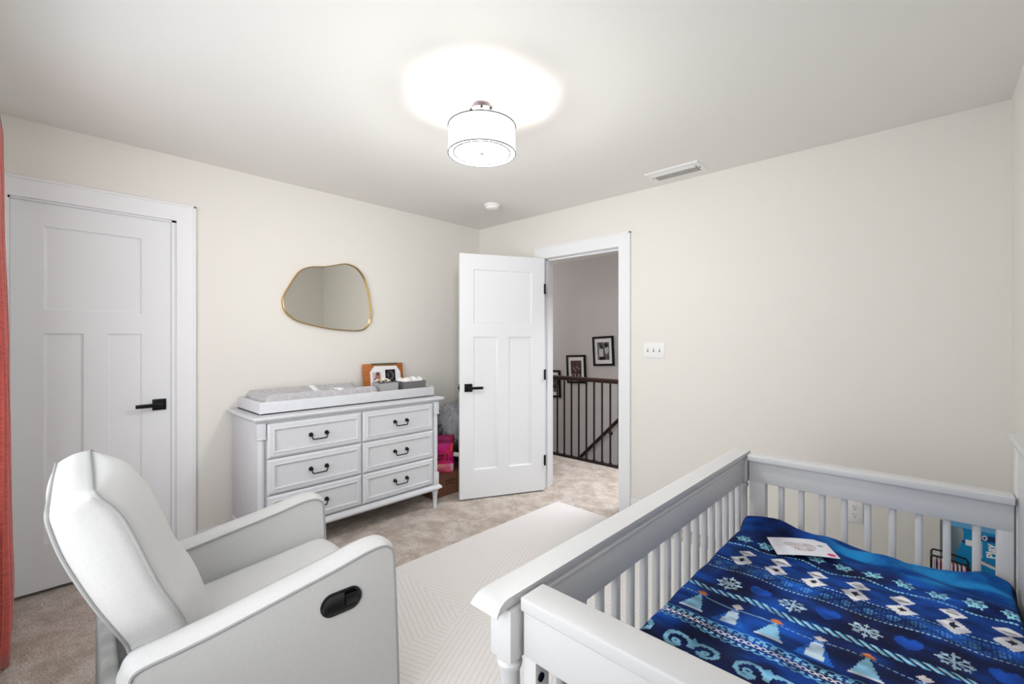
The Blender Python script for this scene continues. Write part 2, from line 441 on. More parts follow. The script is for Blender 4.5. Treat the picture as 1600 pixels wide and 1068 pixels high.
def lever(bm, cx, cz, y, d, direction):
    """square rose with a lever; y face, d outward direction (+-1), direction +-1 along x"""
    box(bm, cx - .033, cx + .033, min(y, y + d * .009), max(y, y + d * .009), cz - .033, cz + .033, .002)
    lathe(bm, [(.011, 0), (.011, .045)], n=16, T=Matrix.Translation((cx, y, cz)) @ Matrix.Rotation(-d * PI / 2, 4, 'X'))
    ya, yb = y + d * .038, y + d * .052
    xa, xb = cx - direction * .012, cx + direction * .115
    box(bm, min(xa, xb), max(xa, xb), min(ya, yb), max(ya, yb), cz - .011, cz + .011, .003)

# closet door: local x runs along world +Y, its front face looks to +X
W1, H1 = 0.655, 2.02
cd = thing('door_1', 'closed white three-panel closet door with black lever, between the red curtain and the dresser', 'door', (XL - .012, -0.08, 0.022), PI / 2, kind='structure')
b = NB(); door_slab(b, W1, H1, 0.035, [(.118, .515, 1.46, 1.90), (.118, .268, .235, 1.34), (.362, .515, .235, 1.34)]); obj('door_slab', b, 'door', cd, False)
b = NB(); lever(b, .597, .918, 0, -1, -1); obj('door_handle', b, 'black', cd, auto=40)
# open door
W2 = 0.758
dirv = Vector((-2.853, 2.413, 0)) - Vector((-2.508, 3.082, 0)); ang = math.atan2(dirv.y, dirv.x)
od = thing('door_2', 'open white three-panel door with black lever handle, swung in beside the hall doorway', 'door', (-2.510, 3.082, 0.012), ang, kind='structure')
b = NB(); door_slab(b, W2, 2.028, -0.035 * -1, [(.118, W2 - .118, 1.46, 1.90), (.118, .330, .235, 1.34), (.428, W2 - .118, .235, 1.34)])
obj('door_slab', b, 'door', od, False)
b = NB(); lever(b, W2 - .072, .918, 0.035, 1, -1); lever(b, W2 - .072, .918, 0.0, -1, -1)
box(b, W2 - .0005, W2 + .0015, .006, .029, .89, .95); box(b, W2, W2 + .010, .011, .022, .908, .928, .002)
obj('door_handle', b, 'black', od, auto=40)
for hz in (.26, 1.01, 1.76):
    b = NB(); lathe(b, [(.0065, hz - .045), (.0065, hz + .045)], cx=-.004, cy=.041, n=12)
    box(b, -.004, -.0005, .004, .038, hz - .044, hz + .044)
    box(b, -.0005, .006, .035, .0368, hz - .044, hz + .044)
    obj('door_hinge', b, 'black', od)

# ------------------------------------------------------------------ switch plate, outlet
sw = thing('light_switch', 'white triple light switch plate on the back wall right of the doorway', 'light switch', (-1.49, YB, 1.25))
b = NB(); box(b, -.081, .081, -.006, 0, -.058, .058, .003); obj('switch_plate', b, 'plastic', sw)
for k in (-1, 0, 1):
    b = NB(); box(b, k * .046 - .005, k * .046 + .005, -.0068, -.0060, -.012, .012); t = obj('switch_slot', b, 'slot', sw, False)
    b = NB(); box(b, k * .046 - .0035, k * .046 + .0035, -.016, -.0066, -.003, .009, .001); obj('toggle', b, 'plastic', sw)
ou = thing('wall_outlet', 'white duplex outlet on the back wall seen through the crib spindles', 'outlet', (-.31, YB, .375))
b = NB(); box(b, -.036, .036, -.006, 0, -.060, .060, .003); obj('outlet_plate', b, 'plastic', ou)
for s in (-1, 1):
    b = NB(); zc = s * .021
    lathe(b, [(.0165, 0), (.0165, .0015)], n=24, T=Matrix.Translation((0, -.006, zc)) @ Matrix.Rotation(PI / 2, 4, 'X')); r = obj('socket', b, 'plastic', ou)
    b = NB()
    for dx, h in ((-.006, .009), (.006, .007)): box(b, dx - .0012, dx + .0012, -.0079, -.0074, zc + .001, zc + .001 + h)
    lathe(b, [(.0028, 0), (.0028, .0005)], n=12, T=Matrix.Translation((0, -.0074, zc - .008)) @ Matrix.Rotation(PI / 2, 4, 'X'))
    obj('socket_slot', b, 'darkvoid', r)

# ------------------------------------------------------------------ ceiling fixtures
LX, LY = -1.53, 1.43
lf = thing('ceiling_light', 'semi-flush ceiling light with lit white drum shade and small grey finial', 'ceiling light', (LX, LY, ZC))
b = NB(); lathe(b, [(.0, 0), (.058, 0), (.058, -.030), (.052, -.034), (0, -.034)], n=40, cap=False)
obj('canopy', b, 'nickel', lf)
b = NB(); lathe(b, [(0, -.054), (.050, -.054), (.056, -.057), (.056, -.070), (.048, -.075), (0, -.075)], n=40, cap=False)
lathe(b, [(.012, -.034), (.012, -.054)], n=16)
obj('socket_plate', b, 'nickel', lf)
for a in (0.0, 4.45, 5.5, 2.2):
    b = NB(); lathe(b, [(.006, 0), (.006, .006)], n=10, T=Matrix.Translation((.055 * math.cos(a), .055 * math.sin(a), -.0635)) @ Matrix.Rotation(a, 4, 'Z') @ Matrix.Rotation(PI / 2, 4, 'Y'))
    obj('screw', b, 'lampring', lf)
b = NB(); lathe(b, [(.006, -.075), (.006, -.249)], n=12); obj('stem', b, 'nickel', lf)
b = NB(); R = .155
lathe(b, [(R, -.130), (R, -.256), (R - .002, -.256), (R - .002, -.130), (R, -.130)], n=96, cap=False); obj('lamp_shade', b, 'shade', lf, auto=60)
b = NB()
for zz in (-.130, -.2560): tube(b, [((R + .001) * math.cos(2 * PI * k / 96), (R + .001) * math.sin(2 * PI * k / 96), zz) for k in range(96)], .0025, 6, True)
for a in (0.3, 0.3 + 2 * PI / 3, 0.3 + 4 * PI / 3):
    tube(b, [(0, 0, -.134), (R * math.cos(a), R * math.sin(a), -.134)], .0015, 6)
obj('shade_wire', b, 'lampring', lf)
b = NB(); lathe(b, [(0, -.249), (.150, -.249), (.153, -.2505), (.150, -.252), (0, -.252)], n=96, cap=False); obj('diffuser', b, 'diffuser', lf)
b = NB(); tube(b, [(.131 * math.cos(2 * PI * k / 96), .131 * math.sin(2 * PI * k / 96), -.2530) for k in range(96)], .0026, 6, True); obj('diffuser_ring', b, 'lampring', lf)
b = NB(); lathe(b, [(0, -.252), (.009, -.252), (.009, -.260), (.006, -.264), (0, -.265)], n=20, cap=False); obj('finial', b, 'lampring', lf)
for a in (1.0, 3.1, 5.2):
    b = NB(); T = Matrix.Translation((.062 * math.cos(a), .062 * math.sin(a), -.19))
    lathe(b, [(0, -.045), (.014, -.040), (.024, -.022), (.026, -.005), (.020, .018), (.012, .035), (.012, .055), (0, .055)], n=20, T=T, cap=False); obj('bulb', b, 'bulb', lf)
    l = D.lights.new('bulb_light', 'POINT'); l.energy = 2.3; l.color = (1.0, 0.97, 0.92); l.shadow_soft_size = 0.03
    lo = D.objects.new('bulb_light', l); COL.objects.link(lo); lo.location = (LX + .085 * math.cos(a + .9), LY + .085 * math.sin(a + .9), ZC - .195)

l = D.lights.new('lamp_fill', 'POINT'); l.energy = 23; l.color = (1.0, 0.99, 0.97); l.shadow_soft_size = 0.07
lo = D.objects.new('lamp_fill', l); COL.objects.link(lo); lo.location = (LX, LY, ZC - .33)  # added unseen point light below the diffuser, boosts the lamp's downward light

sm = thing('smoke_detector', 'round white smoke detector on the ceiling near the far corner', 'smoke detector', (-2.67, 2.61, ZC))
b = NB(); lathe(b, [(0, 0), (.066, 0), (.066, -.014), (.060, -.018), (0, -.018)], n=40, cap=False); obj('base_ring', b, 'plastic', sm)
b = NB(); lathe(b, [(.056, -.016), (.054, -.034), (.044, -.041), (0, -.043)], n=40, cap=False)
obj('cover', b, 'plastic', sm)
b = NB(); lathe(b, [(.008, -.0425), (.008, -.0455), (0, -.0458)], cx=.018, cy=-.01, n=16, cap=False); obj('test_button', b, 'louver', sm)

av = thing('air_vent', 'white rectangular air register in the ceiling above the light switch', 'air vent', (-1.245, 2.932, ZC))
b = NB(); HX, HY = .182, .100
ring_panel(b, lambda u, v, h: (u, v, -h), -HX, HX, -HY, HY, [(0, 0), (.006, .008), (.036, .010), (.036, .003), (.04, .003)])
obj('vent_frame', b, 'plastic', av, False)
for i in range(7):
    b = NB(); y = -.058 + i * .0185
    box(b, -.144, .144, -.0095, .0095, -.0009, .0009, T=Matrix.Translation((0, y, -.010)) @ Matrix.Rotation(math.radians(38 if i > 1 else -25), 4, 'X')); obj('louver', b, 'louver' if i > 1 else 'plastic', av, False)
for s in (-1, 1):
    b = NB(); lathe(b, [(.005, 0), (.004, -.003), (0, -.0035)], cx=s * .158, cy=0, n=12, T=Matrix.Translation((0, 0, -.010)), cap=False); obj('screw', b, 'rim', av)

# ------------------------------------------------------------------ mirror
outl = [(1.207, 1.588), (1.215, 1.644), (1.263, 1.737), (1.317, 1.821), (1.372, 1.859), (1.429, 1.874), (1.499, 1.882), (1.578, 1.901), (1.653, 1.922), (1.711, 1.923), (1.777, 1.897), (1.831, 1.834), (1.865, 1.742), (1.889, 1.616), (1.900, 1.534), (1.882, 1.463), (1.837, 1.414), (1.777, 1.398), (1.672, 1.399), (1.547, 1.409), (1.452, 1.425), (1.344, 1.449), (1.273, 1.480), (1.225, 1.529)]
mr = thing('wall_mirror', 'irregular pebble-shaped mirror with thin gold frame on the left wall above the dresser', 'mirror', (XL, 1.55, 1.66))
cm = catmull(outl, 5, True)
b = NB()
n = len(cm); cy = sum(p[0] for p in cm) / n; cz = sum(p[1] for p in cm) / n
rings = []
for (dx, k) in ((0.001, 0), (0.026, 0), (0.028, .0035), (0.026, .007), (0.014, .007), (0.001, .007)):
    ring = []
    for i, (y, z) in enumerate(cm):
        a = cm[i - 1]; c = cm[(i + 1) % n]; t = Vector((c[0] - a[0], c[1] - a[1])).normalized(); nn = Vector((-t.y, t.x))
        if nn.x * (y - cy) + nn.y * (z - cz) > 0: nn = -nn
        ring.append(b.verts.new((XL + dx, y + nn.x * k, z + nn.y * k)))
    rings.append(ring)
for A, B in zip(rings, rings[1:] + rings[:1]):
    for i in range(n): b.faces.new((A[i], A[(i + 1) % n], B[(i + 1) % n], B[i]))
obj('mirror_frame', b, 'gold', mr, True, True, auto=50)
b = NB(); vv = [b.verts.new((XL + .016, cy + (y - cy) * .99, cz + (z - cz) * .985)) for y, z in cm]; b.faces.new(vv)
o = obj('mirror_glass', b, 'mirror', mr, False, True)

# ------------------------------------------------------------------ curtain
ct = thing('curtain', 'coral red slubbed curtain panel at the left edge beside the closet door', 'curtain', (-2.85, YN, 0))
b = NB(); nx, nz = 70, 24; G = []
for j in range(nz + 1):
    z = .012 + (2.26 - .012) * j / nz; row = []
    q = z / 2.26
    for i in range(nx + 1):
        s = i / nx
        amp = .007 + .018 * (1 - q)
        off = .034 - .021 * q
        if z < .25: off -= .012 * (1 - z / .25)
        y = YN + off + amp * math.sin(s * 2 * PI * 5.0 + .6 * math.sin(q * 3)) + .003 * math.sin(s * 40 + z * 5)
        row.append(b.verts.new((-3.10 + .44 * s + .004 * math.sin(z * 7), y, z)))
    G.append(row)
for j in range(nz):
    for i in range(nx): b.faces.new((G[j][i], G[j][i + 1], G[j + 1][i + 1], G[j + 1][i]))
o = obj('curtain_fabric', b, 'curtain', ct, True, True, auto=180)
md = o.modifiers.new('thickness', 'SOLIDIFY'); md.thickness = .003; md.offset = 0
b = NB(); tube(b, [(-3.08, YN + .012, 2.275), (-.45, YN + .012, 2.275)], .008, 12); obj('curtain_rod', b, 'black', ct, True, True)

# ------------------------------------------------------------------ rug
def rug_material():
    m = D.materials.new('ivory_rug'); m.use_nodes = True
    nt = m.node_tree; L = nt.links; b = nt.nodes['Principled BSDF']
    b.inputs['Roughness'].default_value = 0.95; b.inputs['Specular IOR Level'].default_value = 0.1; b.inputs['Sheen Weight'].default_value = 0.3
    tc = nt.nodes.new('ShaderNodeTexCoord'); sp = nt.nodes.new('ShaderNodeSeparateXYZ'); L.new(tc.outputs['Object'], sp.inputs[0])
    def mth(op, a, c=None, d=None):
        n = nt.nodes.new('ShaderNodeMath'); n.operation = op
        for i, v in enumerate((a, c, d)):
            if v is None: continue
            if isinstance(v, (int, float)): n.inputs[i].default_value = v
            else: L.new(v, n.inputs[i])
        return n.outputs[0]
    # large facets: diagonal bands whose carved lines switch direction
    px = mth('PINGPONG', sp.outputs[0], 0.62); py = mth('PINGPONG', sp.outputs[1], 0.75)
    diag = mth('ADD', mth('MULTIPLY', px, 0.85), py)
    sel = mth('GREATER_THAN', mth('PINGPONG', mth('ADD', sp.outputs[0], mth('MULTIPLY', sp.outputs[1], 0.6)), 0.6), 0.30)
    la = mth('ADD', mth('MULTIPLY', px, 1.0), mth('MULTIPLY', py, 0.5)); lb = mth('SUBTRACT', mth('MULTIPLY', py, 1.0), mth('MULTIPLY', px, 0.35))
    mix = nt.nodes.new('ShaderNodeMix'); L.new(sel, mix.inputs[0]); L.new(la, mix.inputs[2]); L.new(lb, mix.inputs[3])
    f = mth('FRACT', mth('MULTIPLY', mix.outputs[0], 38.0))
    groove = mth('LESS_THAN', f, 0.16)
    ns = nt.nodes.new('ShaderNodeTexNoise'); ns.inputs['Scale'].default_value = 260; L.new(tc.outputs['Object'], ns.inputs['Vector'])
    hgt = mth('SUBTRACT', mth('MULTIPLY', ns.outputs[0], 0.35), groove)
    bp = nt.nodes.new('ShaderNodeBump'); bp.inputs['Strength'].default_value = 0.55; bp.inputs['Distance'].default_value = 0.004
    L.new(hgt, bp.inputs['Height']); L.new(bp.outputs[0], b.inputs['Normal'])
    mc = nt.nodes.new('ShaderNodeMix'); mc.data_type = 'RGBA'; L.new(mth('MULTIPLY', groove, 0.32), mc.inputs[0])
    mc.inputs[6].default_value = (*srgb((236, 232, 229)), 1); mc.inputs[7].default_value = (*srgb((178, 174, 168)), 1)
    L.new(mc.outputs[2], b.inputs['Base Color'])
    return m
M['rug'] = rug_material()
b = NB(); RW, RL = 2.05, 2.75
box(b, 0, RW, -RL, 0, 0, 0.012, .005)
rg = obj('area_rug', b, 'rug'); rg.location = (-2.225, 2.925, 0.001); rg.rotation_euler = (0, 0, math.radians(-1.5))
tag(rg, 'ivory area rug with carved zigzag lines between the chair and the crib', 'rug')

# ------------------------------------------------------------------ dresser
FX = -2.85
dr = thing('dresser', 'grey six-drawer dresser with black bail pulls against the left wall under the mirror', 'dresser', (-3.1, 1.54, 0))
b = NB(); box(b, XL + .022, FX - .018, .895, 2.195, .165, .84, .003); box(b, FX - .03, FX - .012, .935, 2.14, .20, .84)
obj('body', b, 'dresser', dr, True, True)
b = NB()
prof = [(FX + .030, .874), (FX + .030, .862), (FX + .024, .853), (FX + .012, .850), (FX + .010, .838)]
# moulded top: stacked outlines of a rectangle
rings = []
for (o_, z) in ((.0, .874), (.004, .878), (.0, .874)): pass
levels = [(-.012, .836), (-.012, .846), (.004, .850), (.020, .856), (.024, .866), (.020, .875), (.012, .877)]
for (o_, z) in levels:
    rings.append([b.verts.new(v) for v in ((XL + .016, .895 - .012 - o_ + .0, z), (FX + .004 + o_, .895 - .012 - o_, z), (FX + .004 + o_, 2.195 + .012 + o_, z), (XL + .016, 2.195 + .012 + o_, z))])
for A, B in zip(rings[:-1], rings[1:]):
    for k in range(4): b.faces.new((A[k], A[(k + 1) % 4], B[(k + 1) % 4], B[k]))
b.faces.new(rings[0]); b.faces.new(rings[-1])
obj('dresser_top', b, 'dresser', dr, False, True)
b = NB(); rings = []
for (o_, z) in ((-.008, .190), (.004, .182), (.014, .170), (.016, .158), (.004, .150), (-.004, .142)):
    rings.append([b.verts.new(v) for v in ((XL + .02, .90 - o_, z), (FX + .004 + o_, .90 - o_, z), (FX + .004 + o_, 2.20 + o_, z), (XL + .02, 2.20 + o_, z))])
for A, B in zip(rings[:-1], rings[1:]):
    for k in range(4): b.faces.new((A[k], A[(k + 1) % 4], B[(k + 1) % 4], B[k]))
b.faces.new(rings[0]); b.faces.new(rings[-1])
obj('base_moulding', b, 'dresser', dr, False, True)
for yc in (.908, 2.170):                                  # corner posts with square blocks
    b = NB(); xc = FX - .015
    box(b, xc - .024, xc + .022, yc - .024, yc + .024, .748, .838, .003); box(b, xc - .027, xc + .026, yc - .026, yc + .026, .742, .756, .005)
    lathe(b, [(.016, .27), (.019, .30), (.020, .70), (.017, .745)], xc, yc, 20)
    box(b, xc - .024, xc + .022, yc - .024, yc + .024, .186, .285, .004)
    obj('corner_post', b, 'dresser', dr, True, True)
for yc in (.925, 2.175):
    for xc in (FX - .022, XL + .06):
        b = NB(); lathe(b, [(.014, .0), (.015, .008), (.013, .012), (.019, .105), (.024, .118), (.024, .145)], xc, yc, 20); obj('foot', b, 'dresser', dr, True, True)
hb = None
for (y0, y1) in ((.940, 1.534), (1.543, 2.136)):
    for (z0, z1) in ((.627, .832), (.411, .620), (.200, .404)):
        b = NB(); y0i, y1i = y0, y1
        ring_panel(b, lambda u, v, h: (FX + h, u, v), y0i, y1i, z0, z1, [(0, -.012), (0, .003), (.012, .013), (.028, .014), (.033, .019), (.039, .016), (.041, .007), (.046, .007)])
        d = obj('drawer', b, 'dresser', dr, False, True)
        yc = (y0 + y1) / 2 + .003; zc = (z0 + z1) / 2 - .002
        if hb is None:
            h = NB()
            for s in (-1, 1):
                lathe(h, [(0, .0), (.013, .0), (.014, .004), (.010, .009), (.006, .018), (.008, .023), (0, .026)], n=20, T=Matrix.Translation((.007, s * .050, .006)) @ Matrix.Rotation(PI / 2, 4, 'Y'), cap=False)
            pts = [(.024, -.050, .006), (.028, -.049, -.008), (.028, -.043, -.020), (.028, -.037, -.023), (.028, .037, -.023), (.028, .043, -.020), (.028, .049, -.008), (.024, .050, .006)]
            tube(h, catmull(pts, 3), .0038, 8)
            hb = obj('handle', h, 'black', d); 
            hb.location = Vector((FX, yc, zc)) - Vector((-3.1, 1.54, 0))
        else:
            q = hb.copy(); COL.objects.link(q); q.parent = d; q.location = Vector((FX, yc, zc)) - Vector((-3.1, 1.54, 0))

# changing tray, pad, bins, photo frame
ty = thing('changing_tray', 'pale grey open changing tray on top of the dresser', 'changing tray', (-3.09, 1.55, .877))
b = NB(); tx0, tx1, ty0, ty1, tz0, tz1 = -3.325, -2.895, .915, 2.185, .8775, .955
box(b, tx0, tx1, ty0, ty1, tz0, tz0 + .010); 
obj('tray_base', b, 'dresser', ty, False, True)
for (a, c, e, f) in ((tx1 - .016, tx1, ty0, ty1), (tx0, tx0 + .016, ty0, ty1), (tx0 + .0162, tx1 - .0162, ty0, ty0 + .016), (tx0 + .0162, tx1 - .0162, ty1 - .016, ty1)):
    b = NB(); box(b, a, c, e, f, tz0 + .0005, tz1, .002); obj('tray_side', b, 'dresser', ty, True, True)
cp = thing('changing_pad', 'contoured grey plush changing pad with white strap lying in the tray', 'changing pad', (-3.11, 1.33, .888))
px0, px1, py0, py1 = -.190, .190, -.385, .385
def padz(u, v):
    e = np.minimum(1, np.minimum(np.minimum(u, 1 - u) / .06, np.minimum(v, 1 - v) / .05))
    c = .062 + .058 * np.abs(2 * u - 1) ** 2.2
    return c * (1 - (1 - e) ** 3) * (1) + .001
def F(U, V):
    return np.stack([px0 + (px1 - px0) * U, py0 + (py1 - py0) * V, padz(U, V) + .002 * np.sin(U * 60) * np.sin(V * 90)], 1)
b = NB(); nu, nv = 36, 60
us = np.linspace(0, 1, nu + 1); vs_ = np.linspace(0, 1, nv + 1)
G = [[b.verts.new(tuple(F(np.array([u]), np.array([v]))[0])) for u in us] for v in vs_]
for j in range(nv):
    for i in range(nu): b.faces.new((G[j][i], G[j][i + 1], G[j + 1][i + 1], G[j + 1][i]))
G2 = [b.verts.new(v) for v in ((px0, py0, 0), (px1, py0, 0), (px1, py1, 0), (px0, py1, 0))]; b.faces.new(G2)
obj('pad', b, 'pad', cp, auto=80)
b = NB()
S = []
for k in range(25):
    u = k / 24; z = float(padz(np.array([u]), np.array([.5]))[0]) + .007
    if .62 < u < .9: z += .024 * math.sin((u - .62) / .28 * PI)
    y0_ = .02 + .05 * u * (1 if u < .6 else 1.3)
    S.append((b.verts.new((px0 + (px1 - px0) * u, y0_, z)), b.verts.new((px0 + (px1 - px0) * u, y0_ + .052, z))))
S.append((b.verts.new((px1 + .004, S[-1][0].co.y, .02)), b.verts.new((px1 + .004, S[-1][1].co.y, .02))))
for A, B in zip(S[:-1], S[1:]): b.faces.new((A[0], A[1], B[1], B[0]))
o = obj('strap', b, 'strap', cp, auto=80); md = o.modifiers.new('thickness', 'SOLIDIFY'); md.thickness = .004

def bin_thing(name, label, loc, w, d, h, m, fill_label=None, rz=0):
    t = thing(name, label, 'storage bin', loc, rz)
    b = NB()
    ring = lambda s, z: [b.verts.new(v) for v in ((-d / 2 * s, -w / 2 * s, z), (d / 2 * s, -w / 2 * s, z), (d / 2 * s, w / 2 * s, z), (-d / 2 * s, w / 2 * s, z))]
    rs = [ring(.95, 0), ring(1, h), ring(.955, h), ring(.91, .006)]
    for A, B in zip(rs[:-1], rs[1:]):
        for k in range(4): b.faces.new((A[k], A[(k + 1) % 4], B[(k + 1) % 4], B[k]))
    b.faces.new(rs[0]); b.faces.new(rs[-1])
    obj('bin_body', b, m, t, False)
    return t
b1 = bin_thing('storage_bin', 'light grey fabric bin with flowers, left of the two bins on the dresser', (-2.985, 1.800, .888), .145, .13, .120, 'bin')
b2 = bin_thing('storage_bin', 'darker grey fabric bin filled with white cloths, right of the two bins on the dresser', (-2.99, 2.02, .888), .20, .15, .120, 'bindark')
# folded cloths in the right bin
for i, (x, y, z, sx, sy, rz, lab) in enumerate(((-2.99, 1.975, 1.000, .115, .075, .1, 'white folded cloth on the left side of the darker bin'), (-2.985, 2.065, 1.005, .115, .08, -.15, 'white folded cloth on the right side of the darker bin'))):
    b = NB(); vs = box(b, -sx / 2, sx / 2, -sy / 2, sy / 2, -.03, .026, .012, 3)
    bmesh.ops.subdivide_edges(b, edges=b.edges, cuts=3, use_grid_fill=True)
    for v in b.verts: v.co.z += .006 * math.sin(v.co.x * 70 + i) + .006 * math.cos(v.co.y * 90 + i * 2)
    o = obj('folded_cloth', b, 'cloth', None, auto=80); o.location = (x, y, z); o.rotation_euler = (0, 0, rz)
    tag(o, lab, 'cloth')
# flowers in the left bin
fl = thing('silk_flowers', 'small cream and brown silk flower bunch in the light grey bin', 'flowers', (-2.985, 1.785, .927))
for i in range(9):
    b = NB(); random.seed(i + 3)
    x, y, z = random.uniform(-.045, .045), random.uniform(-.055, .045), random.uniform(.085, .115)
    for k in range(6):
        a = k * PI / 3 + i
        vs = lathe(b, [(0, -.002), (.009, 0), (.0, .003)], n=8, T=Matrix.Translation((x + .009 * math.cos(a), y + .009 * math.sin(a), z)) @ Matrix.Rotation(.5, 4, Vector((math.cos(a + PI / 2), math.sin(a + PI / 2), 0))), cap=False)
    obj('blossom', b, 'flower', fl)
b = NB()
for i in range(7):
    random.seed(i + 40); tube(b, [(random.uniform(-.02, .02), random.uniform(-.02, .02), 0), (random.uniform(-.05, .05), random.uniform(-.055, .045), .10)], .002, 6)
for i in range(16):
    random.seed(i + 80); x, y, z = random.uniform(-.05, .05), random.uniform(-.05, .05), random.uniform(.08, .10)
    lathe(b, [(0, -.006), (.008, 0), (0, .006)], n=8, T=Matrix.Translation((x, y, z)), cap=False)
obj('stems', b, mat('brown_stems', (112, 84, 74), .8), fl)
# photo frame leaning on the wall behind the bins
pf = thing('photo_frame', 'wooden photo frame with baby photo and dark scan picture behind the bins', 'photo frame', (-3.315, 1.99, .956), 0)
PFW, PFH = .37, .175
Tl = Matrix.Rotation(math.radians(-7), 4, 'Y')
b = NB()
vsx = []
box(b, -.008, .006, -PFW / 2, PFW / 2, 0, PFH, .002, T=Tl); obj('wooden_back', b, 'wood', pf)
b = NB(); box(b, .005, .009, -PFW / 2 + .075, PFW / 2 - .055, PFH - .010, PFH + .002, T=Tl); obj('green_edge', b, 'green', pf, False)
b = NB(); poly = [(-.125, 0), (.155, 0), (.155, .10), (.12, .152), (-.085, .155), (-.125, .11)]
prism(b, [(y, z) for y, z in poly], .0065, .0105, 'x'); bmesh.ops.transform(b, matrix=Tl, verts=b.verts); obj('mat_board', b, 'paper', pf, False)
def ultrasound(U, V):
    r = np.hypot((U - .5) * 1.1, (V - .55)); n = np.sin(U * 23 + 3 * np.sin(V * 11)) * np.sin(V * 19 + 2 * np.sin(U * 9))
    g = 18 + 110 * np.exp(-((r - .28) / .09) ** 2) * (.5 + .5 * n) + 40 * (n > .5) * (r < .4)
    return np.stack([g, g, g + 3], 1)
Tn = np.array(Tl)[:3, :3]
def PF(y0, y1, z0, z1, x=.0112):
    return lambda U, V: (np.stack([np.full_like(U, x), y0 + (y1 - y0) * U, z0 + (z1 - z0) * V], 1) @ Tn.T)
color_panel('scan_picture', PF(.01, .105, .01, .122), 30, 30, ultrasound, 'print', pf)
def babyphoto(U, V):
    c = np.tile(np.array([206., 192, 190]), (len(U), 1))
    h = np.hypot((U - .6), (V - .62) * .9) < .3; c[h] = (176, 122, 112)
    h2 = np.hypot((U - .62), (V - .85) * 1.2) < .2; c[h2] = (96, 62, 56)
    h3 = (V < .35) & (U > .1); c[h3] = (196, 178, 176)
    h4 = (np.hypot(U - .3, V - .3) < .16); c[h4] = (84, 70, 74)
    return c
color_panel('baby_picture', PF(-.105, -.03, .015, .105), 24, 24, babyphoto, 'print', pf)

# ------------------------------------------------------------------ things behind the open door
cb = thing('cardboard_box', 'brown cardboard box on the floor between the dresser and the open door', 'cardboard box', (-3.18, 2.52, 0))
b = NB(); box(b, -3.34, -3.015, 2.265, 2.78, .002, .185, .002); obj('carton', b, 'cardboard', cb, False, True)
b = NB()
for k, (zz, yy0, yy1) in enumerate(((.125, 2.40, 2.50), (.100, 2.40, 2.475))):
    y = yy0
    random.seed(k)
    while y < yy1:
        w_ = random.uniform(.006, .014); box(b, -3.0151, -3.0142, y, y + w_, zz - .006, zz + .006); y += w_ + .004
obj('printed_marks', b, 'ink', cb, False, True)
bg = thing('pink_package', 'bright pink plastic package standing on the cardboard box behind the open door', 'package', (-3.12, 2.42, .187), math.radians(-38))
def bagfn(U, V):
    n1 = np.sin(U * 7 + 2.2 * np.sin(V * 6)); n2 = np.sin(V * 13 + 3 * np.sin(U * 8))
    c = np.stack([np.full_like(U, 214.), 26 + 34 * n1 * n2, 112 + 26 * n1], 1)
    top = V > .78; c[top] = c[top] * .72
    low = (V < .22) & (V > .02); c[low] = np.stack([226 + 0 * U, 150 + 60 * n2, 160 + 30 * n1], 1)[low]
    fl_ = (np.hypot(U - .28, (V - .72)) < .11); c[fl_] = c[fl_] * .55
    pch = np.hypot((U - .8) * 1.2, V - .66) < .13; c[pch] = (232, 92, 86)
    for (v0, u0, u1) in ((.46, .1, .62), (.35, .05, .8)):
        t = (np.abs(V - v0) < .036) & (U > u0) & (U < u1) & (np.sin(U * 70 + v0 * 50) + .6 * np.sin(V * 170) > -.25); c[t] = (120, 14, 70)
    return c
def bagF(U, V):
    # closed pouch: U runs round the pouch, V runs up
    a = 2 * PI * U; pin = np.where(V > .9, 1 - (V - .9) * 7, 1.0); pin = np.maximum(pin, .25)
    ca, sa = np.cos(a), np.sin(a)
    X = .052 * np.sign(ca) * np.abs(ca) ** .6 * pin * (1 - .15 * V); Y = .115 * np.sign(sa) * np.abs(sa) ** .5 * (1 + .04 * np.sin(V * 9))
    return np.stack([X + .006 * np.sin(V * 14 + a * 2), Y, V * .315], 1)
o = color_panel('pouch', bagF, 120, 70, lambda U, V: bagfn((U * 2 + .5) % 1, V), 'bagprint', bg)
o = color_panel('pouch_bottom', lambda U, V: np.stack([(U - .5) * .1, (V - .5) * .22, 0 * U + .001], 1), 2, 2, lambda U, V: np.tile(np.array([200., 140, 160]), (len(U), 1)), 'bagprint', bg)
nb = thing('navy_bag', 'dark navy nylon pouch with white tube between the pink package and the open door', 'bag', (-3.06, 2.66, .187))
b = NB(); bmesh.ops.create_icosphere(b, subdivisions=4, radius=1.0)
for v in b.verts: v.co = Vector((v.co.x * .058, v.co.y * .085, .135 + v.co.z * .134 + .006 * math.sin(v.co.y * 11)))
obj('pouch', b, 'navy', nb, auto=180)
b = NB(); tube(b, [(.040, -.165, .150), (.052, -.11, .133), (.07, -.03, .105)], [.018, .018, .018], 14); obj('white_tube', b, 'plastic', nb)
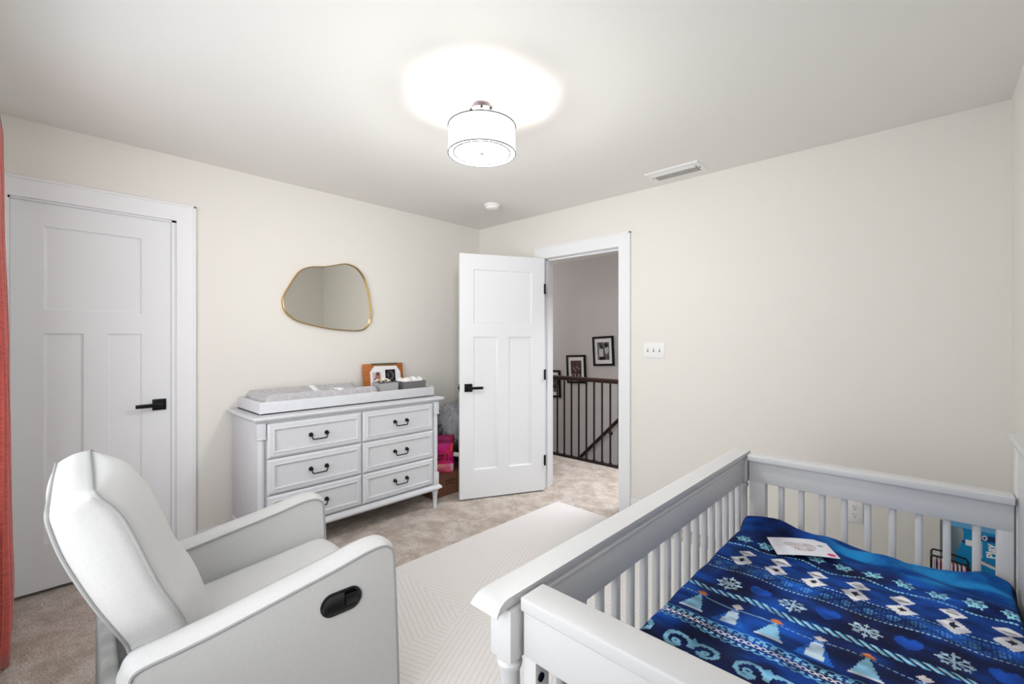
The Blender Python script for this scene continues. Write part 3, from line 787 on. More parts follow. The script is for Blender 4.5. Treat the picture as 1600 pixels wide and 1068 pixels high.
# fluffy fur throw on top
b = NB(); bmesh.ops.create_icosphere(b, subdivisions=4, radius=1.0)
for v in b.verts:
    p = v.co.copy(); r = 1 + .10 * math.sin(p.x * 5 + p.z * 3) + .07 * math.sin(p.y * 7)
    v.co = Vector((p.x * .155 * r, p.y * .26 * r, p.z * .175 * r))
rnd = random.Random(5)
base = [(v.co.copy(), v.co.normalized()) for v in b.verts]
for c0, nrm in base + [(c * rnd.uniform(.96, 1), n) for c, n in base]:
    for _ in range(2):
        d = (nrm + Vector((rnd.uniform(-.7, .7), rnd.uniform(-.7, .7), rnd.uniform(-1.1, .1)))).normalized()
        s = d.cross(Vector((rnd.uniform(-1, 1), rnd.uniform(-1, 1), .3))).normalized() * rnd.uniform(.0022, .004)
        L_ = rnd.uniform(.03, .055); mid = c0 + d * L_ * .55; end = c0 + d * L_ + Vector((0, 0, -.018))
        a1, a2, a3, a4, a5 = [b.verts.new(q) for q in (c0 - s, c0 + s, mid + s * .7, mid - s * .7, end)]
        b.faces.new((a1, a2, a3, a4)); b.faces.new((a4, a3, a5))
fr = obj('fur_throw', b, 'fur', None, auto=60); fr.location = (-3.170, 2.71, .572)
tag(fr, 'long-haired grey fur throw heaped behind the open door above the pink package', 'throw')
st = thing('storage_hamper', 'dark hamper under the fur throw behind the open door', 'hamper', (-3.2, 2.90, 0))
b = NB(); box(b, -3.34, -3.06, 2.80, 3.08, .002, .36, .02); obj('hamper_body', b, 'bindark', st, True, True)

# ------------------------------------------------------------------ recliner
ch = thing('recliner_chair', 'light grey upholstered nursery recliner with piped edges, seen from behind', 'armchair', (-1.7335, .4424, 0), math.radians(-3))
seam = [(-.262, .05), (-.270, .30), (-.275, .47), (-.268, .512), (-.250, .534), (-.17, .543), (-.085, .554), (.067, .580), (.215, .605), (.330, .628), (.385, .630), (.412, .617), (.424, .590), (.432, .45), (.440, .25), (.446, .05)]
seamS = catmull(seam, 6)
def arm(x0, x1, outer_side):
    b = NB(); n = len(seamS); rows = []
    K = 9
    for i, (y, z) in enumerate(seamS):
        a = seamS[max(i - 1, 0)]; c = seamS[min(i + 1, n - 1)]; t = Vector((c[0] - a[0], c[1] - a[1])).normalized(); nn = Vector((-t.y, t.x))
        row = []
        for k in range(K + 1):
            s = k / K; cr = .017 * (1 - abs(2 * s - 1) ** 2.6)
            row.append(b.verts.new((x0 + (x1 - x0) * s, y + nn.x * cr, z + nn.y * cr)))
        rows.append(row)
    for A, B in zip(rows[:-1], rows[1:]):
        for k in range(K): b.faces.new((A[k], A[k + 1], B[k + 1], B[k]))
    b.faces.new([r[0] for r in rows]); b.faces.new([r[-1] for r in rows][::-1])
    b.faces.new([rows[0][0], rows[0][-1], rows[-1][-1], rows[-1][0]]) if False else None
    A = rows[0]; B = rows[-1]; b.faces.new(A[::-1] + B) if False else None
    o = obj('arm', b, 'chair', ch, auto=40)
    b = NB()
    for x in (x0, x1): tube(b, [(x, y, z) for y, z in seamS], .0042, 8)
    obj('piping', b, 'piping', o)
    return o
arm(.257, .360, 1); arm(-.360, -.257, -1)
# base box, rear panel, footrest, swivel base
b = NB(); box(b, -.255, .255, -.25, .40, .07, .34, .01); obj('seat_box', b, 'chair', ch)
b = NB(); box(b, -.345, .345, -.315, -.280, .07, .50, .012, 3); box(b, -.33, .33, -.285, -.255, .07, .46); obj('rear_panel', b, 'chairback', ch)
b = NB(); box(b, -.252, .252, .385, .440, .07, .335, .022, 4); obj('footrest', b, 'chair', ch)
b = NB(); lathe(b, [(0, .0145), (.27, .0145), (.275, .020), (.25, .028), (.06, .03), (.06, .075), (0, .075)], 0, .06, 48, cap=False); obj('swivel_base', b, 'black', ch)
# seat cushion
b = NB(); nu, nv = 20, 28; G = []
for j in range(nv + 1):
    v = j / nv; row = []
    y = -.20 + .655 * v; zt = .405 + .075 * v
    if v > .86: zt -= .07 * ((v - .86) / .14) ** 2.2
    for i in range(nu + 1):
        u = i / nu; x = -.254 + .508 * u; e = min(u, 1 - u) / .10; e = min(1, e)
        row.append(b.verts.new((x, y, zt + .014 * (1 - (2 * u - 1) ** 4) - .028 * (1 - e) ** 2)))
    G.append(row)
for j in range(nv):
    for i in range(nu): b.faces.new((G[j][i], G[j][i + 1], G[j + 1][i + 1], G[j + 1][i]))
low = [[b.verts.new((G[j][i].co.x, G[j][i].co.y, .30)) for i in (0, nu)] for j in range(nv + 1)]
for j in range(nv):
    b.faces.new((G[j][0], G[j + 1][0], low[j + 1][0], low[j][0])); b.faces.new((G[j][nu], low[j][1], low[j + 1][1], G[j + 1][nu]))
lowf = [b.verts.new((G[nv][i].co.x, G[nv][i].co.y, .30)) for i in range(nu + 1)]
for i in range(nu): b.faces.new((G[nv][i], G[nv][i + 1], lowf[i + 1], lowf[i]))
sc_ = obj('seat_cushion', b, 'chair', ch, auto=50)
# back cushion: loft up a curved spine
XB0, XB1 = -.305, .280
front = [(-.095, .40), (-.125, .48), (-.158, .59), (-.208, .70), (-.273, .878), (-.318, .945), (-.330, .962)]
rear = [(-.240, .40), (-.250, .47), (-.273, .57), (-.330, .69), (-.380, .813), (-.404, .900), (-.408, .932)]
def tuck(z):
    t = min(1, max(0, (.625 - z) / .065)); return .030 * t ** 1.8
fS = catmull(front, 5); rS = catmull(rear, 5)
b = NB(); NF = 16; rows = []; ns = len(fS)
for i in range(ns):
    s = i / (ns - 1); fy, fz = fS[i]; ry, rz = rS[i]
    bul = .062 * math.sin(min(1, (1 - s) / .35) * PI / 2) if s > .65 else .062 + .018 * (1 - s)
    rn = 0.0
    if s > .86: rn = .020 * ((s - .86) / .14) ** 2
    zm = (fz + rz) / 2
    rb = tuck(zm)
    xa, xb = XB0 + rn + rb + (.028 if rb > .02 else 0) * 0, XB1 - rn - rb
    d = Vector((fy - ry, fz - rz)).normalized()
    row = []
    for k in range(NF + 1):                                # front, near to far
        u = k / NF; c = (1 - abs(2 * u - 1) ** 2.4)
        row.append((xb + (xa - xb) * u, fy + d.x * bul * c, fz + d.y * bul * c))
    for k in range(1, 5):                                  # far side
        u = k / 5; pf_ = .012 * math.sin(u * PI)
        row.append((xa - pf_, fy + (ry - fy) * u, fz + (rz - fz) * u))
    for k in range(NF + 1):
        u = k / NF; row.append((xa + (xb - xa) * u, ry - d.x * .01 * math.sin(u * PI), rz - d.y * .01 * math.sin(u * PI)))
    for k in range(1, 5):
        u = k / 5; pf_ = .012 * math.sin(u * PI)
        row.append((xb + pf_, ry + (fy - ry) * u, rz + (fz - rz) * u))
    rows.append([b.verts.new(p) for p in row])
n = len(rows[0])
for A, B in zip(rows[:-1], rows[1:]):
    for k in range(n): b.faces.new((A[k], A[(k + 1) % n], B[(k + 1) % n], B[k]))
# puffed top cap: bridge front edge to rear edge
T_ = rows[-1]
fe = T_[:NF + 1]; re_ = T_[NF + 5:NF + 5 + NF + 1][::-1]
prev = fe
for q in range(1, 4):
    t = q / 4; nr = []
    for k in range(NF + 1):
        p = fe[k].co.lerp(re_[k].co, t); u = k / NF
        p.z += .010 * math.sin(t * PI) + .008 * math.sin(u * PI) * math.sin(t * PI); nr.append(b.verts.new(p))
    for k in range(NF): b.faces.new((prev[k], prev[k + 1], nr[k + 1], nr[k]))
    prev = nr
for k in range(NF): b.faces.new((prev[k], prev[k + 1], re_[k + 1], re_[k]))
b.faces.new(rows[0][::-1])
bmesh.ops.holes_fill(b, edges=[e for e in b.edges if e.is_boundary], sides=12)
bk = obj('backrest', b, 'chair', ch, auto=55)
b = NB()
def outline(S, lift=0.0):
    pts = []
    for i, (y, z) in enumerate(S):
        s = i / (len(S) - 1); rn = .020 * max(0, (s - .86) / .14) ** 2 + tuck((fS[i][1] + rS[i][1]) / 2)
        pts.append((XB1 - rn, y, z + lift))
    pts2 = [(XB0 - (p[0] - XB1), p[1], p[2]) for p in pts]
    y, z = S[-1]
    top = [(XB1 - .02 - (XB1 - XB0 - .04) * k / 14, y, z + .004 * math.sin(k / 14 * PI) + lift) for k in range(1, 14)]
    return pts + top + pts2[::-1]
tube(b, outline(fS), .0048, 8); tube(b, outline(rS), .0048, 8)
obj('piping', b, 'piping', bk)
# oval handle recess
b = NB(); yc, zc, L2, R2 = .242, .503, .030, .036
def stad(r, k=16):
    P = [(yc + L2 + r * math.cos(a), zc + r * math.sin(a)) for a in np.linspace(-PI / 2, PI / 2, k)]
    return P + [(yc - L2 + r * math.cos(a), zc + r * math.sin(a)) for a in np.linspace(PI / 2, 3 * PI / 2, k)]
rings = [[b.verts.new((x, y, z)) for y, z in stad(r)] for x, r in ((.3602, R2), (.3655, R2 - .001), (.3665, R2 - .004), (.3645, R2 - .007), (.3615, R2 - .011), (.3608, .004))]
for A, B in zip(rings[:-1], rings[1:]):
    for k in range(len(A)): b.faces.new((A[k], A[(k + 1) % len(A)], B[(k + 1) % len(A)], B[k]))
b.faces.new(rings[-1])
rh = obj('handle_cup', b, 'blackplastic', ch, auto=40)
b = NB(); box(b, .361, .3665, yc + .012, yc + .052, zc - .018, zc + .018, .004, 3); obj('pull_lever', b, 'blackplastic', rh)

# ------------------------------------------------------------------ crib
cr = thing('baby_crib', 'light grey wooden crib with spindles standing along the right wall', 'crib', (-.2, 1.34, 0))
def cpart(name, b, smooth=True, parent=None, auto=35): return obj(name, b, 'crib', parent or cr, smooth, True, auto)
ZT = .85
# long left side: cap with rounded overhang and nosed ends
b = NB()
def cap_prof(x_in, x_out, s=1):                            # cross-section in x,z
    return [(x_in, ZT), (x_in, ZT - .010), (x_in - s * .004, ZT - .022), (x_out + s * .016, ZT - .026), (x_out + s * .004, ZT - .020), (x_out, ZT - .010), (x_out + s * .010, ZT - .001), (x_out + s * .016, ZT)]
P_ = cap_prof(-.572, -.646)
ys = [(.572, -.022), (.574, -.018), (.580, -.009), (.590, -.003), (.602, 0.0), (2.125, 0.0)]
rows = []
for y, dz in ys:
    rows.append([b.verts.new((x, y, max(ZT - .026, z + dz))) for x, z in P_])
for A, B in zip(rows[:-1], rows[1:]):
    for k in range(len(P_)): b.faces.new((A[k], A[(k + 1) % len(P_)], B[(k + 1) % len(P_)], B[k]))
b.faces.new(rows[0][::-1]); b.faces.new(rows[-1])
cpart('side_cap', b, auto=40)
b = NB(); box(b, -.606, -.578, .655, 2.07, .730, ZT - .024, .002); box(b, -.600, -.574, .655, 2.07, ZT - .036, ZT - .0255, .002)
cpart('side_panel', b)
b = NB(); box(b, -.606, -.578, .655, 2.07, .20, .26, .004); cpart('bottom_rail', b)
sp0 = None
def spindle(x, y, zt=.735):
    global sp0
    if sp0 is None:
        b = NB(); box(b, -.010, .010, -.011, .011, 0, .475, .006, 3); sp0 = obj('spindle', b, 'crib', cr, auto=50); o = sp0
    else:
        o = sp0.copy(); COL.objects.link(o); o.parent = cr
    o.location = Vector((x, y, .258)) - Vector((-.2, 1.34, 0))
for k in range(-2, 16): spindle(-.590, .866 + .0765 * k)
# end panels (near end and far end)
def end(yo, yi, name):
    """yo = outward face of the cap, yi = inward face"""
    s = 1 if yi > yo else -1
    y0, y1 = min(yo, yi), max(yo, yi)
    b = NB(); box(b, -.562, .188, y0, y1, ZT - .0275, ZT - .0015, .004, 3); cpart(name + '_cap', b)
    ya, yb = yo + s * .008, yi - s * .020
    b = NB(); box(b, -.560, .186, min(ya, yb), max(ya, yb), .735, ZT - .027, .002); cpart(name + '_panel', b)
    b = NB(); box(b, -.560, .186, min(ya, yb), max(ya, yb), .20, .265, .003); cpart(name + '_bottom_rail', b)
    for (a, c) in ((-.560, -.530 if s > 0 else -.500), (.150, .186)):
        b = NB(); box(b, a, c, min(ya, yb), max(ya, yb), .264, .736, .002); cpart(name + '_stile', b)
    yc = (ya + yb) / 2
    for k in range(9): spindle(-.445 + .069 * k, yc)
end(.622, .690, 'near_end'); end(2.112, 2.040, 'far_end')
# posts
def post(x, y, nose):
    b = NB()
    box(b, x - .027, x + .027, y - .026, y + .026, .728, ZT - .024, .003)
    lathe(b, [(.020, .05), (.021, .62), (.020, .700), (.024, .706), (.025, .714), (.021, .720), (.023, .729)], x, y, 24)
    lathe(b, [(.014, .0145), (.018, .022), (.022, .05)], x, y, 24)
    cpart('corner_post', b)
post(-.594, .628, 1); post(-.594, 2.085, 1)
for zz in (.704, .30):
    b = NB()
    lathe(b, [(0, 0), (.008, 0), (.008, .003), (.004, .0035), (0, .002)], n=16, T=Matrix.Translation((-.5298, .644, zz)) @ Matrix.Rotation(PI / 2, 4, 'Y'), cap=False)
    obj('bolt', b, 'black', cr, True, True)
# tall headboard on the wall side
b = NB(); box(b, .194, .222, .60, 2.10, .18, 1.0, .003); cpart('headboard_panel', b)
for y in (.612, 2.088):
    b = NB(); box(b, .190, .240, y - .028, y + .028, .05, 1.0, .004); lathe(b, [(.016, .0145), (.022, .05)], .215, y, 20); cpart('headboard_post', b)
b = NB(); prof = [(.180, 1.022), (.182, 1.030), (.258, 1.030), (.258, 1.0), (.196, .985), (.190, .992), (.182, 1.010)]
prism(b, prof, .560, 2.135, 'y'); cpart('headboard_cap', b)
b = NB(); box(b, .224, .236, .64, 2.06, .86, .96, .002); cpart('headboard_rail', b)
b = NB(); box(b, -.572, .192, .652, 2.04, .415, .432, .003); obj('mattress_support', b, 'black', cr, True, True)
mt = thing('crib_mattress', 'white crib mattress under the blue blanket', 'mattress', (-.19, 1.36, .434))
b = NB(); box(b, -.560, .182, .700, 2.022, .434, .552, .025, 4); obj('mattress_core', b, 'mattress', mt, True, True)

# blanket ---------------------------------------------------------------
bx0, bx1, by0, by1 = -.566, .186, .705, 2.034
def bl_height(X, Y):
    e = np.minimum(np.minimum(X - bx0, bx1 - X), np.minimum(Y - by0, by1 - Y))
    z = .578 + .0025 * np.sin(X * 31 + 2 * np.sin(Y * 9)) + .002 * np.sin(Y * 37 + 3 * np.sin(X * 8))
    z += .040 * np.exp(-((X + .45) / .10) ** 2 - ((Y - 2.000) / .055) ** 2)
    z += .022 * np.exp(-((X + .28) / .06) ** 2 - ((Y - 2.005) / .03) ** 2)
    z += .026 * np.exp(-((X - .125) / .045) ** 2 - ((Y - 2.010) / .04) ** 2)
    z += .012 * np.exp(-((Y - 1.985 - .02 * np.sin(X * 7)) / .02) ** 2)
    z += .005 * np.sin((Y + X * .5) * 60) * np.clip((Y - 1.80) / .15, 0, 1)
    z -= .004 * np.exp(-((Y - 1.90 + .04 * np.sin(X * 9)) / .012) ** 2)
    k = np.clip(1 - e / .020, 0, 1)
    return z - .024 * k ** 2.2
NAVY = np.array([5., 20, 66]); MID = np.array([14., 84, 184]); ICE = np.array([150., 205, 238]); PALE = np.array([226., 230, 240])
def vnoise(X, Y, sc, seed):
    r = np.random.RandomState(seed); g = r.rand(64, 64)
    x = X * sc; y = Y * sc; xi = np.floor(x).astype(int); yi = np.floor(y).astype(int); fx = x - xi; fy = y - yi
    fx = fx * fx * (3 - 2 * fx); fy = fy * fy * (3 - 2 * fy)
    a = g[xi % 64, yi % 64]; c = g[(xi + 1) % 64, yi % 64]; d = g[xi % 64, (yi + 1) % 64]; e = g[(xi + 1) % 64, (yi + 1) % 64]
    return (a * (1 - fx) + c * fx) * (1 - fy) + (d * (1 - fx) + e * fx) * fy
def blanket_color(X, Y):
    n = len(X)
    a = np.clip(.55 * vnoise(X + 5, Y * 1.6, 7, 1) + .45 * vnoise(X + 5, Y, 22, 2), 0, 1)
    a = np.clip((a - .5) * 1.7 + .42, 0, 1)
    c = NAVY + (MID - NAVY) * (a[:, None] ** 1.2)  # fold shading and plush highlights painted as navy-to-royal blotches
    def put(mask, col, k=1.0): 
        c[mask] = c[mask] * (1 - k) + np.array(col, float) * k
    PX = .0042
    qx = np.floor(X / PX) * PX; qy = np.floor(Y / PX) * PX          # knit pixels
    # royal field behind the upper motif row
    put((Y > 1.63) & (Y < 1.765), (10, 66, 148), .75)
    # scroll row
    for k in range(-1, 6):
        cx = -.435 + .166 * k
        for s in (-1, 1):
            dx = (qx - cx) * s - .036; dy = (qy - 1.100)
            th = np.arctan2(dy, dx); r = np.hypot(dx, dy)
            sp = .010 + .0068 * ((th * 1 + PI) / (2 * PI)) * 3
            w_ = np.abs(r - (.011 + .027 * (th + PI) / (2 * PI))) < .0058
            put(w_ & (r < .045), (140, 200, 232))
            put((np.abs(r - .007) < .0035), (140, 200, 232))
        put((np.abs(qx - cx) + np.abs(qy - 1.128) * .9 < .011), (120, 188, 226))
        put((np.abs(qx - cx) + np.abs(qy - 1.066) < .013), (120, 188, 226))
    # band of small crosses
    for yy, ph in ((1.182, 0), (1.236, .5)):
        put((np.abs(qy - yy - .003 * np.sign(np.sin(qx * 2 * PI / .025))) < .0028), (120, 196, 232), .85)
    for yy, ph, col in ((1.209, 0, (226, 226, 240)), (1.192, .5, (150, 206, 236)), (1.226, .5, (150, 206, 236))):
        u = ((X / .0165 + ph) % 1) - .5; v = (Y - yy) / .0165
        put((np.abs(np.abs(u) - np.abs(v)) < .14) & (np.abs(v) < (.42 if ph == 0 else .26)), col)
    # plain knit triangles on a thin line
    for k in range(0, 9):
        cx = -.496 + .0965 * k; vv = (1.352 - qy)
        if k % 2 == 0:
            put((vv > .012) & (vv < .092) & (np.abs(qx - cx) < (vv - .006) * .34), (140, 196, 226)); put((vv > .086) & (vv < .093) & (np.abs(qx - cx) < .032), (214, 220, 232))
            put((np.abs(qx - cx) + np.abs(qy - 1.352) * 1.1 < .0145), (206, 122, 74))
        else:
            put((vv > .01) & (vv < .098) & (np.abs(qx - cx) < (vv) * .42), (28, 98, 190)); put((vv > .022) & (vv < .092) & (np.abs(qx - cx) < .008 + (vv) * .13), (196, 218, 240))
            put((np.abs(qx - cx) + np.abs(qy - 1.352) * 1.1 < .0145), (214, 206, 206))
    put((np.abs(qy - 1.338 - .004 * np.sin(qx * 2 * PI / .193)) < .0022) & (np.sin(qx * 500) > -.6), (150, 190, 222), .8)
    # twisted rope band
    u = (X / .024 + (Y - 1.40) / .022) % 1
    put((np.abs(Y - 1.402) < .013) & (u < .55), (112, 196, 236)); put((np.abs(Y - 1.402) < .011) & (u < .22), (206, 232, 246))
    # snowflakes and hearts
    for k in range(0, 5):
        cx = -.457 + .1655 * k; dx, dy = qx - cx, qy - 1.468; r = np.hypot(dx, dy); th = np.arctan2(dy, dx)
        arm_ = np.abs(((th / (PI / 4) + .5) % 1) - .5) * (PI / 4) * r
        put((r < .036) & (arm_ < .0024), (190, 220, 240)); put((np.abs(r - .026) < .0032) & (arm_ < .0085), (190, 220, 240))
        cx += .083; dx, dy = (qx - cx) / .036, (qy - 1.468) / .034
        put(((dx ** 2 + (dy - .6 * np.sqrt(np.abs(dx))) ** 2) < .62), (22, 82, 186), .9)
    # knit diamond lattice band
    for yy, hh in ((1.588, .030),):
        u = ((X / .050) % 1) - .5; v = (Y - yy) / .050
        dd = np.abs(u) + np.abs(v)
        grid = (np.abs((X / .0083) % 1 - .5) < .30) & (np.abs((Y / .0083) % 1 - .5) < .30)
        put(grid & (dd < .40) & (np.abs(Y - yy) < hh), (112, 182, 230), .8); put(grid & (dd > .60) & (np.abs(Y - yy) < hh), (70, 140, 204), .6)
    for yy in (1.548, 1.628): put((np.abs(qy - yy) < .0022) & (np.abs((X / .0105) % 1 - .5) < .3), (170, 212, 238))
    # plain white stacked diamonds
    for k in range(0, 8):
        cx = -.475 + .1032 * k
        put((np.abs(qx - cx) / .034 + np.abs(qy - 1.650) / .040 < 1), (232, 232, 240)); put((np.abs(qx - cx) / .030 + np.abs(qy - 1.716) / .030 < 1), (232, 232, 240))
        put((np.abs(qx - cx) / .011 + np.abs(qy - 1.655) / .015 < 1), (24, 30, 52)); put((np.abs(qx - cx) < .013) & (np.abs(qy - 1.714) < .0035), (24, 30, 52))
    # zigzag dotted line and paired flakes
    zz = 1.768 + .012 * (np.abs(((X / .16) % 1) - .5) * 4 - 1)
    put((np.abs(qy - zz) < .0035) & (np.abs((X / .0095) % 1 - .5) < .34), (140, 206, 238))
    for k in range(0, 10):
        cx = -.515 + .0755 * k; dx, dy = qx - cx, qy - 1.822; r = np.hypot(dx, dy); th = np.arctan2(dy, dx)
        arm_ = np.abs(((th / (PI / 3) + .5) % 1) - .5) * (PI / 3) * r
        put((r < .028) & (arm_ < .0030), (150, 216, 240)); put((np.abs(r - .018) < .003) & (arm_ < .008), (150, 216, 240))
    # velvet sparkle of the nap painted into the colour
    nap = .72 + .56 * vnoise(X * 1.0 + 2, Y * 2.2, 26, 11) * (.6 + .8 * vnoise(X + 1, Y, 9, 12)); c[:] = c * np.clip(nap, .6, 1.12)[:, None]
    # brighter blue rolled far edge, highlight streaks painted in
    k = np.clip((Y - 1.86) / .05, 0, 1) * np.clip((X + .34) / .12, 0, 1)
    st_ = vnoise(X * .6 + 3, Y * 2.5, 16, 5)
    st_ = np.clip((st_ - .4) * 2.2 + .4 * vnoise(X, Y * 2, 60, 6), 0, 1)
    col = np.array([4., 62, 140]) + (np.array([40., 160, 226]) - np.array([4., 62, 140])) * st_[:, None]
    c[:] = c * (1 - (k * .8)[:, None]) + col * (k * .8)[:, None]
    e = np.minimum(np.minimum(X - bx0, bx1 - X), by1 - Y); put(e < .010, (10, 22, 50), .85)  # dark rim where the edges drop, shade put into the colour
    return c
bk_t = thing('crib_blanket', 'blue plush blanket with knit-style snowflake, heart and rope bands spread in the crib', 'blanket', (-.19, 1.37, .554))
def BF(U, V):
    X = bx0 + (bx1 - bx0) * U; Y = by0 + (by1 - by0) * V
    return np.stack([X + .19, Y - 1.37, bl_height(X, Y) - .554], 1)
bo = color_panel('blanket_top', BF, 330, 570, lambda U, V: blanket_color(bx0 + (bx1 - bx0) * U, by0 + (by1 - by0) * V), 'blanket', bk_t)
# greeting card on the blanket
cardc = [(-.447, 1.872), (-.287, 1.980), (-.222, 1.846), (-.385, 1.736)]
gc = thing('greeting_card', 'white greeting card with faint drawing and pink spot lying on the blue blanket', 'card', (-.335, 1.858, .589))
C4 = [np.array([x + .335, y - 1.858]) for x, y in (( -.385, 1.742), (-.222, 1.850), (-.287, 1.972), (-.447, 1.866))]
def CF(U, V):
    xy = (C4[0] * ((1 - U) * (1 - V))[:, None] + C4[1] * (U * (1 - V))[:, None] + C4[2] * (U * V)[:, None] + C4[3] * ((1 - U) * V)[:, None])
    return np.concatenate([xy, (.0055 + .004 * np.sin(U * 3) * 1.0)[:, None]], 1)
def cardfn(U, V):
    c = np.tile(np.array([240., 240, 248]), (len(U), 1))
    n = np.sin(U * 61 + 4 * np.sin(V * 23)) * np.sin(V * 47 + 3 * np.sin(U * 31))
    m1 = (np.hypot((U - .52) * 1.1, (V - .48) * 1.0) < .24); c[m1] = (228, 220, 224)
    m2 = m1 & (n > .35); c[m2] = (150, 128, 134)
    m3 = (np.hypot(U - .34, V - .62) < .12); c[m3] = (206, 196, 200)
    m4 = np.hypot(U - .84, (V - .62)) < .05; c[m4] = (150, 168, 160)
    m5 = np.hypot((U - .90) * 1.2, (V - .14)) < .085; c[m5] = (222, 70, 140)
    m6 = (U < .22) & (U > .08) & (np.sin(V * 60) > .5); c[m6] = (214, 212, 222)
    return c
color_panel('card_sheet', CF, 70, 60, cardfn, 'print', gc, thick=.0012)

# ------------------------------------------------------------------ things between the crib and the back wall
bb = thing('toy_box', 'tall blue printed product box leaning behind the crib by the right wall', 'box', (.16, 2.86, 0))
b = NB(); box(b, .062, .213, 2.80, 2.90, .0, .500, .0015); obj('carton', b, 'bluebox', bb, False, True)
def bface(U, V):
    c = np.tile(np.array([14., 134, 194]), (len(U), 1)); n = np.sin(U * 9 + V * 5); X = .063 + .149 * U; Z = .002 + .496 * V
    g = X < .092 + .012 * np.sin(Z * 30); c[g] = np.stack([128 + 36 * n, 142 + 26 * n, 150 + 20 * n], 1)[g]
    t = (Z > .462) & (Z < .488) & (X > .155) & (X < .200); c[t] = (20, 44, 98)
    t = t & (X > .160) & (X < .176) & (np.abs(np.hypot((X - .168) * 1.2, Z - .475) - .008) < .0028); c[t] = (200, 214, 232)
    w_ = (np.abs(X - .121) < .011) & (np.abs(Z - .440) < .013); c[w_] = (236, 238, 240)
    w_ = (np.abs(X - .121) > .012) & (np.abs(X - .121) < .022) & (np.abs(Z - .441) < .004); c[w_] = (20, 40, 60)
    w_ = (np.abs(X - .158) < .003) & (Z > .385) & (Z < .455) & (np.sin(Z * 900) > -.5); c[w_] = (190, 214, 236)
    w2 = (np.abs(Z - .372 + (X - .15) * .35) < .008) & (X > .15); c[w2] = (226, 222, 230)
    w2 = (np.abs(Z - .378 + (X - .15) * .35) < .002) & (X > .15); c[w2] = (90, 70, 90)
    return c
color_panel('box_front_print', lambda U, V: np.stack([.063 - .16 + .149 * U, np.full_like(U, 2.7992 - 2.86), .002 + .496 * V], 1), 90, 200, bface, 'print', bb)
b = NB()
text_into(b, 'Play', .038, Matrix.Translation((.187, 2.7982, .424)) @ Matrix.Rotation(PI / 2, 4, 'X') @ Matrix.Rotation(PI / 2 + .08, 4, 'Z'), .0005, bold=.0012)
obj('lettering', b, 'paper', bb, False, True)
gb = thing('grey_panel', 'thin grey board standing against the back wall behind the crib, left of the blue box', 'board', (.035, 3.0, 0))
b = NB(); box(b, .030, .060, 2.90, 2.915, .0, .485, .001); obj('board', b, 'greyboard', gb, False, True)
wr = thing('wire_basket', 'black wire-rimmed basket holding colourful toys behind the crib', 'basket', (.06, 2.72, 0))
b = NB()
tube(b, [(-.000, 2.70, .0), (.000, 2.70, .374), (.006, 2.70, .383), (.04, 2.70, .383), (.112, 2.70, .372), (.118, 2.70, .36), (.118, 2.70, 0)], .0042, 8)
tube(b, [(-.000, 2.78, .0), (.000, 2.78, .374), (.006, 2.78, .383), (.04, 2.78, .383), (.112, 2.78, .372), (.118, 2.78, .36), (.118, 2.78, 0)], .0042, 8)
for z in (.02, .2, .374): tube(b, [(0, 2.70, z), (0, 2.78, z)], .003, 8); tube(b, [(.118, 2.70, min(z, .36)), (.118, 2.78, min(z, .36))], .003, 8)
obj('wire_frame', b, 'wire', wr, True, True)
def toyfn(U, V):
    c = np.stack([108 + 50 * np.sin(U * 9 + 4), 44 + 30 * np.sin(V * 31), 70 + 30 * np.sin(U * 17)], 1)
    m_ = (V > .86) & (np.sin(U * 50) > 0); c[m_] = (226, 206, 212)
    m_ = (np.abs(V - .80) < .03); c[m_] = (160, 110, 84)
    m_ = np.hypot(U - .25, (V - .70) * 2) < .15; c[m_] = (90, 160, 110)
    m_ = (np.abs(V - .75) < .02) & (U < .5); c[m_] = (224, 214, 222)
    return c
o = color_panel('toy_pouch', lambda U, V: np.stack([.008 - .06 + .104 * U, 2.712 - 2.72 + 0 * U - .006 * np.sin(U * PI) * np.sin(V * PI), .004 + .356 * V - .01 * U * V], 1), 50, 100, toyfn, 'bagprint', wr, thick=.05)

# ------------------------------------------------------------------ hall: railing, handrail, pictures
rl = thing('stair_railing', 'dark wooden hall railing with thin iron balusters beyond the doorway', 'railing', (-2.8, 4.13, 0))
b = NB(); prism(b, [(4.100, .880), (4.098, .900), (4.108, .912), (4.130, .917), (4.152, .912), (4.162, .900), (4.160, .880), (4.150, .870), (4.110, .870)], -4.3, -1.3, 'x'); obj('top_rail', b, 'railwood', rl, True, True)
b = NB(); box(b, -4.3, -1.3, 4.105, 4.155, 0.0, .022, .003); obj('shoe_plate', b, 'iron', rl, True, True)
bal = None
for k in range(-11, 19):
    x = -3.148 + .0991 * k
    if x < -4.25 or x > -1.35: continue
    if bal is None:
        b = NB(); box(b, -.0075, .0075, -.0075, .0075, .022, .872, .001); lathe(b, [(.017, .022), (.016, .034), (.009, .046)], n=12); bal = obj('baluster', b, 'iron', rl, auto=40); q = bal
    else: q = bal.copy(); COL.objects.link(q); q.parent = rl
    q.location = (x + 2.8, 0, 0)
for x in (-4.3, -1.3):
    b = NB(); box(b, x - .045, x + .045, 4.085, 4.175, 0, 1.02, .005); box(b, x - .055, x + .055, 4.075, 4.185, 1.02, 1.05, .008); obj('newel_post', b, 'railwood', rl, True, True)
hr = thing('stair_handrail', 'dark sloping handrail on the stairwell wall behind the railing', 'handrail', (-3.3, 5.22, 0))
b = NB(); A = Vector((-4.25, 5.225, -.98)); B = Vector((-1.9, 5.225, 1.36)); tube(b, [A, B], .024, 12); obj('rail', b, 'railwood', hr, True, True)
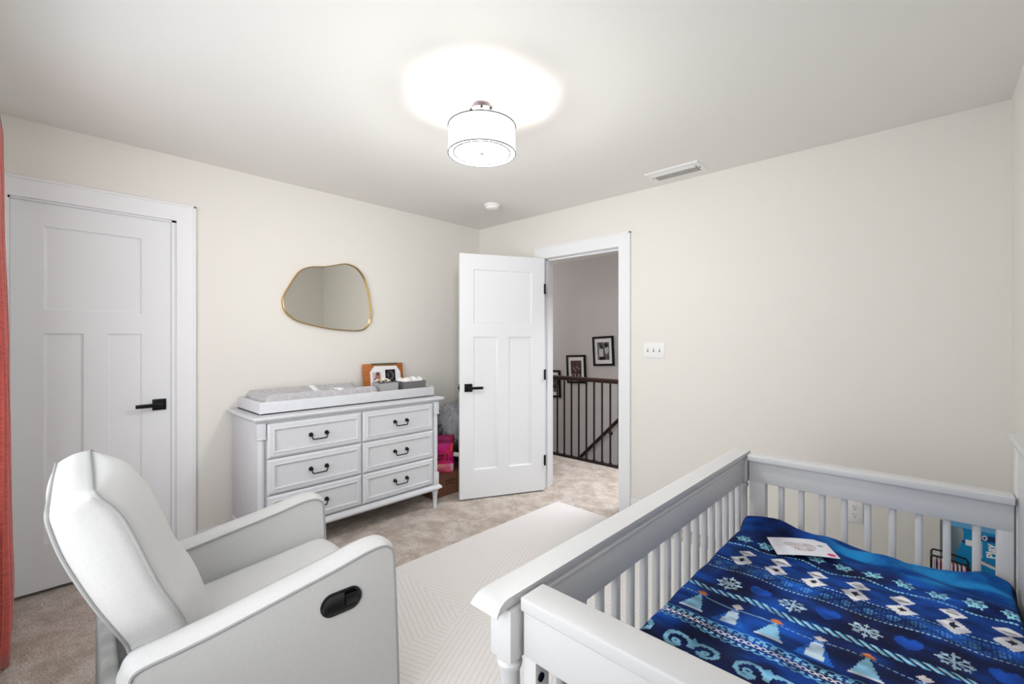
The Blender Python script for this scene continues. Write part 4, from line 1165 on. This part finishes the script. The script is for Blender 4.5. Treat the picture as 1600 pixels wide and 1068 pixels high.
for t in (.15, .475, .85):
    p = A.lerp(B, t); b = NB(); tube(b, [p, p + Vector((0, 0, -.045)), p + Vector((.0, .06, -.062))], .006, 8)
    lathe(b, [(.022, 0), (.022, .006), (0, .008)], n=16, T=Matrix.Translation((p.x, 5.299, p.z - .062)) @ Matrix.Rotation(PI / 2, 4, 'X'), cap=False)
    obj('bracket', b, 'iron', hr, True, True)

def picture(name, label, cx, cz, W_, H_, rot, fn, bw=.028):
    t = thing(name, label, 'picture', (cx, 5.299, cz), 0, 'framed pictures up the stairwell wall')
    T = Matrix.Rotation(rot, 4, 'Y')
    b = NB()
    F_ = lambda u, v, h: tuple(T @ Vector((u, -h, v)))
    ring_panel(b, F_, -W_ / 2, W_ / 2, -H_ / 2, H_ / 2, [(0, 0), (0, .022), (bw, .022), (bw, .012), (bw + .001, .0115)]); obj('picture_frame', b, 'black', t, False)
    b = NB(); w2, h2 = W_ / 2 - bw + .001, H_ / 2 - bw + .001
    b.faces.new([b.verts.new(F_(u, v, .0125)) for u, v in ((-w2, -h2), (w2, -h2), (w2, h2), (-w2, h2))]); obj('mat_board', b, 'paper', t, False)
    iw, ih = W_ * .28, H_ * .30
    Tn_ = np.array(T)[:3, :3]
    color_panel('photo_print', lambda U, V: np.stack([-iw + 2 * iw * U, np.full_like(U, -.0135), -ih + 2 * ih * V], 1) @ Tn_.T, 44, 56, fn, 'print', t)
def couple(U, V):
    n = vnoise(U, V, 9, 4); g = 60 + 90 * n
    c = np.stack([g, g, g], 1)
    m1 = (np.abs(U - .32) < .20) & (V < .62) & (V > .18); c[m1] = 206
    m2 = np.hypot(U - .34, (V - .76) * 1.2) < .12; c[m2] = 40
    m3 = (np.hypot((U - .78) * 1.3, V - .55) < .22); c[m3] = 196
    m4 = np.hypot(U - .74, (V - .82)) < .14; c[m4] = 28
    m5 = (np.abs(U - .56) < .05) & (V < .7); c[m5] = 34
    m6 = (np.abs(U - .33) < .18) & (V < .18); c[m6] = 22
    return c
def darkgroup(U, V):
    n = vnoise(U, V, 11, 9); g = 46 + 46 * n; c = np.stack([g * 1.1, g * .8, g * .78], 1)
    for (x, y) in ((.3, .55), (.6, .62), (.75, .52), (.45, .42)):
        m_ = np.hypot(U - x, (V - y) * 1.2) < .09; c[m_] = (150, 116, 110)
    m_ = (V < .22) & (np.sin(U * 20) > .2); c[m_] = (168, 150, 150)
    return c
picture('wall_picture', 'black framed black-and-white photo of two people, highest picture on the stairwell wall', -3.25, 1.172, .325, .40, math.radians(-3.0), couple)
picture('wall_picture', 'black framed dark brown photo partly behind the stair railing, below the black-and-white one', -3.695, .908, .325, .40, math.radians(-2.5), darkgroup)
picture('wall_picture', 'black framed photo cut off by the left door jamb, lowest on the stairwell wall', -4.14, .672, .325, .40, math.radians(-2.0), darkgroup)
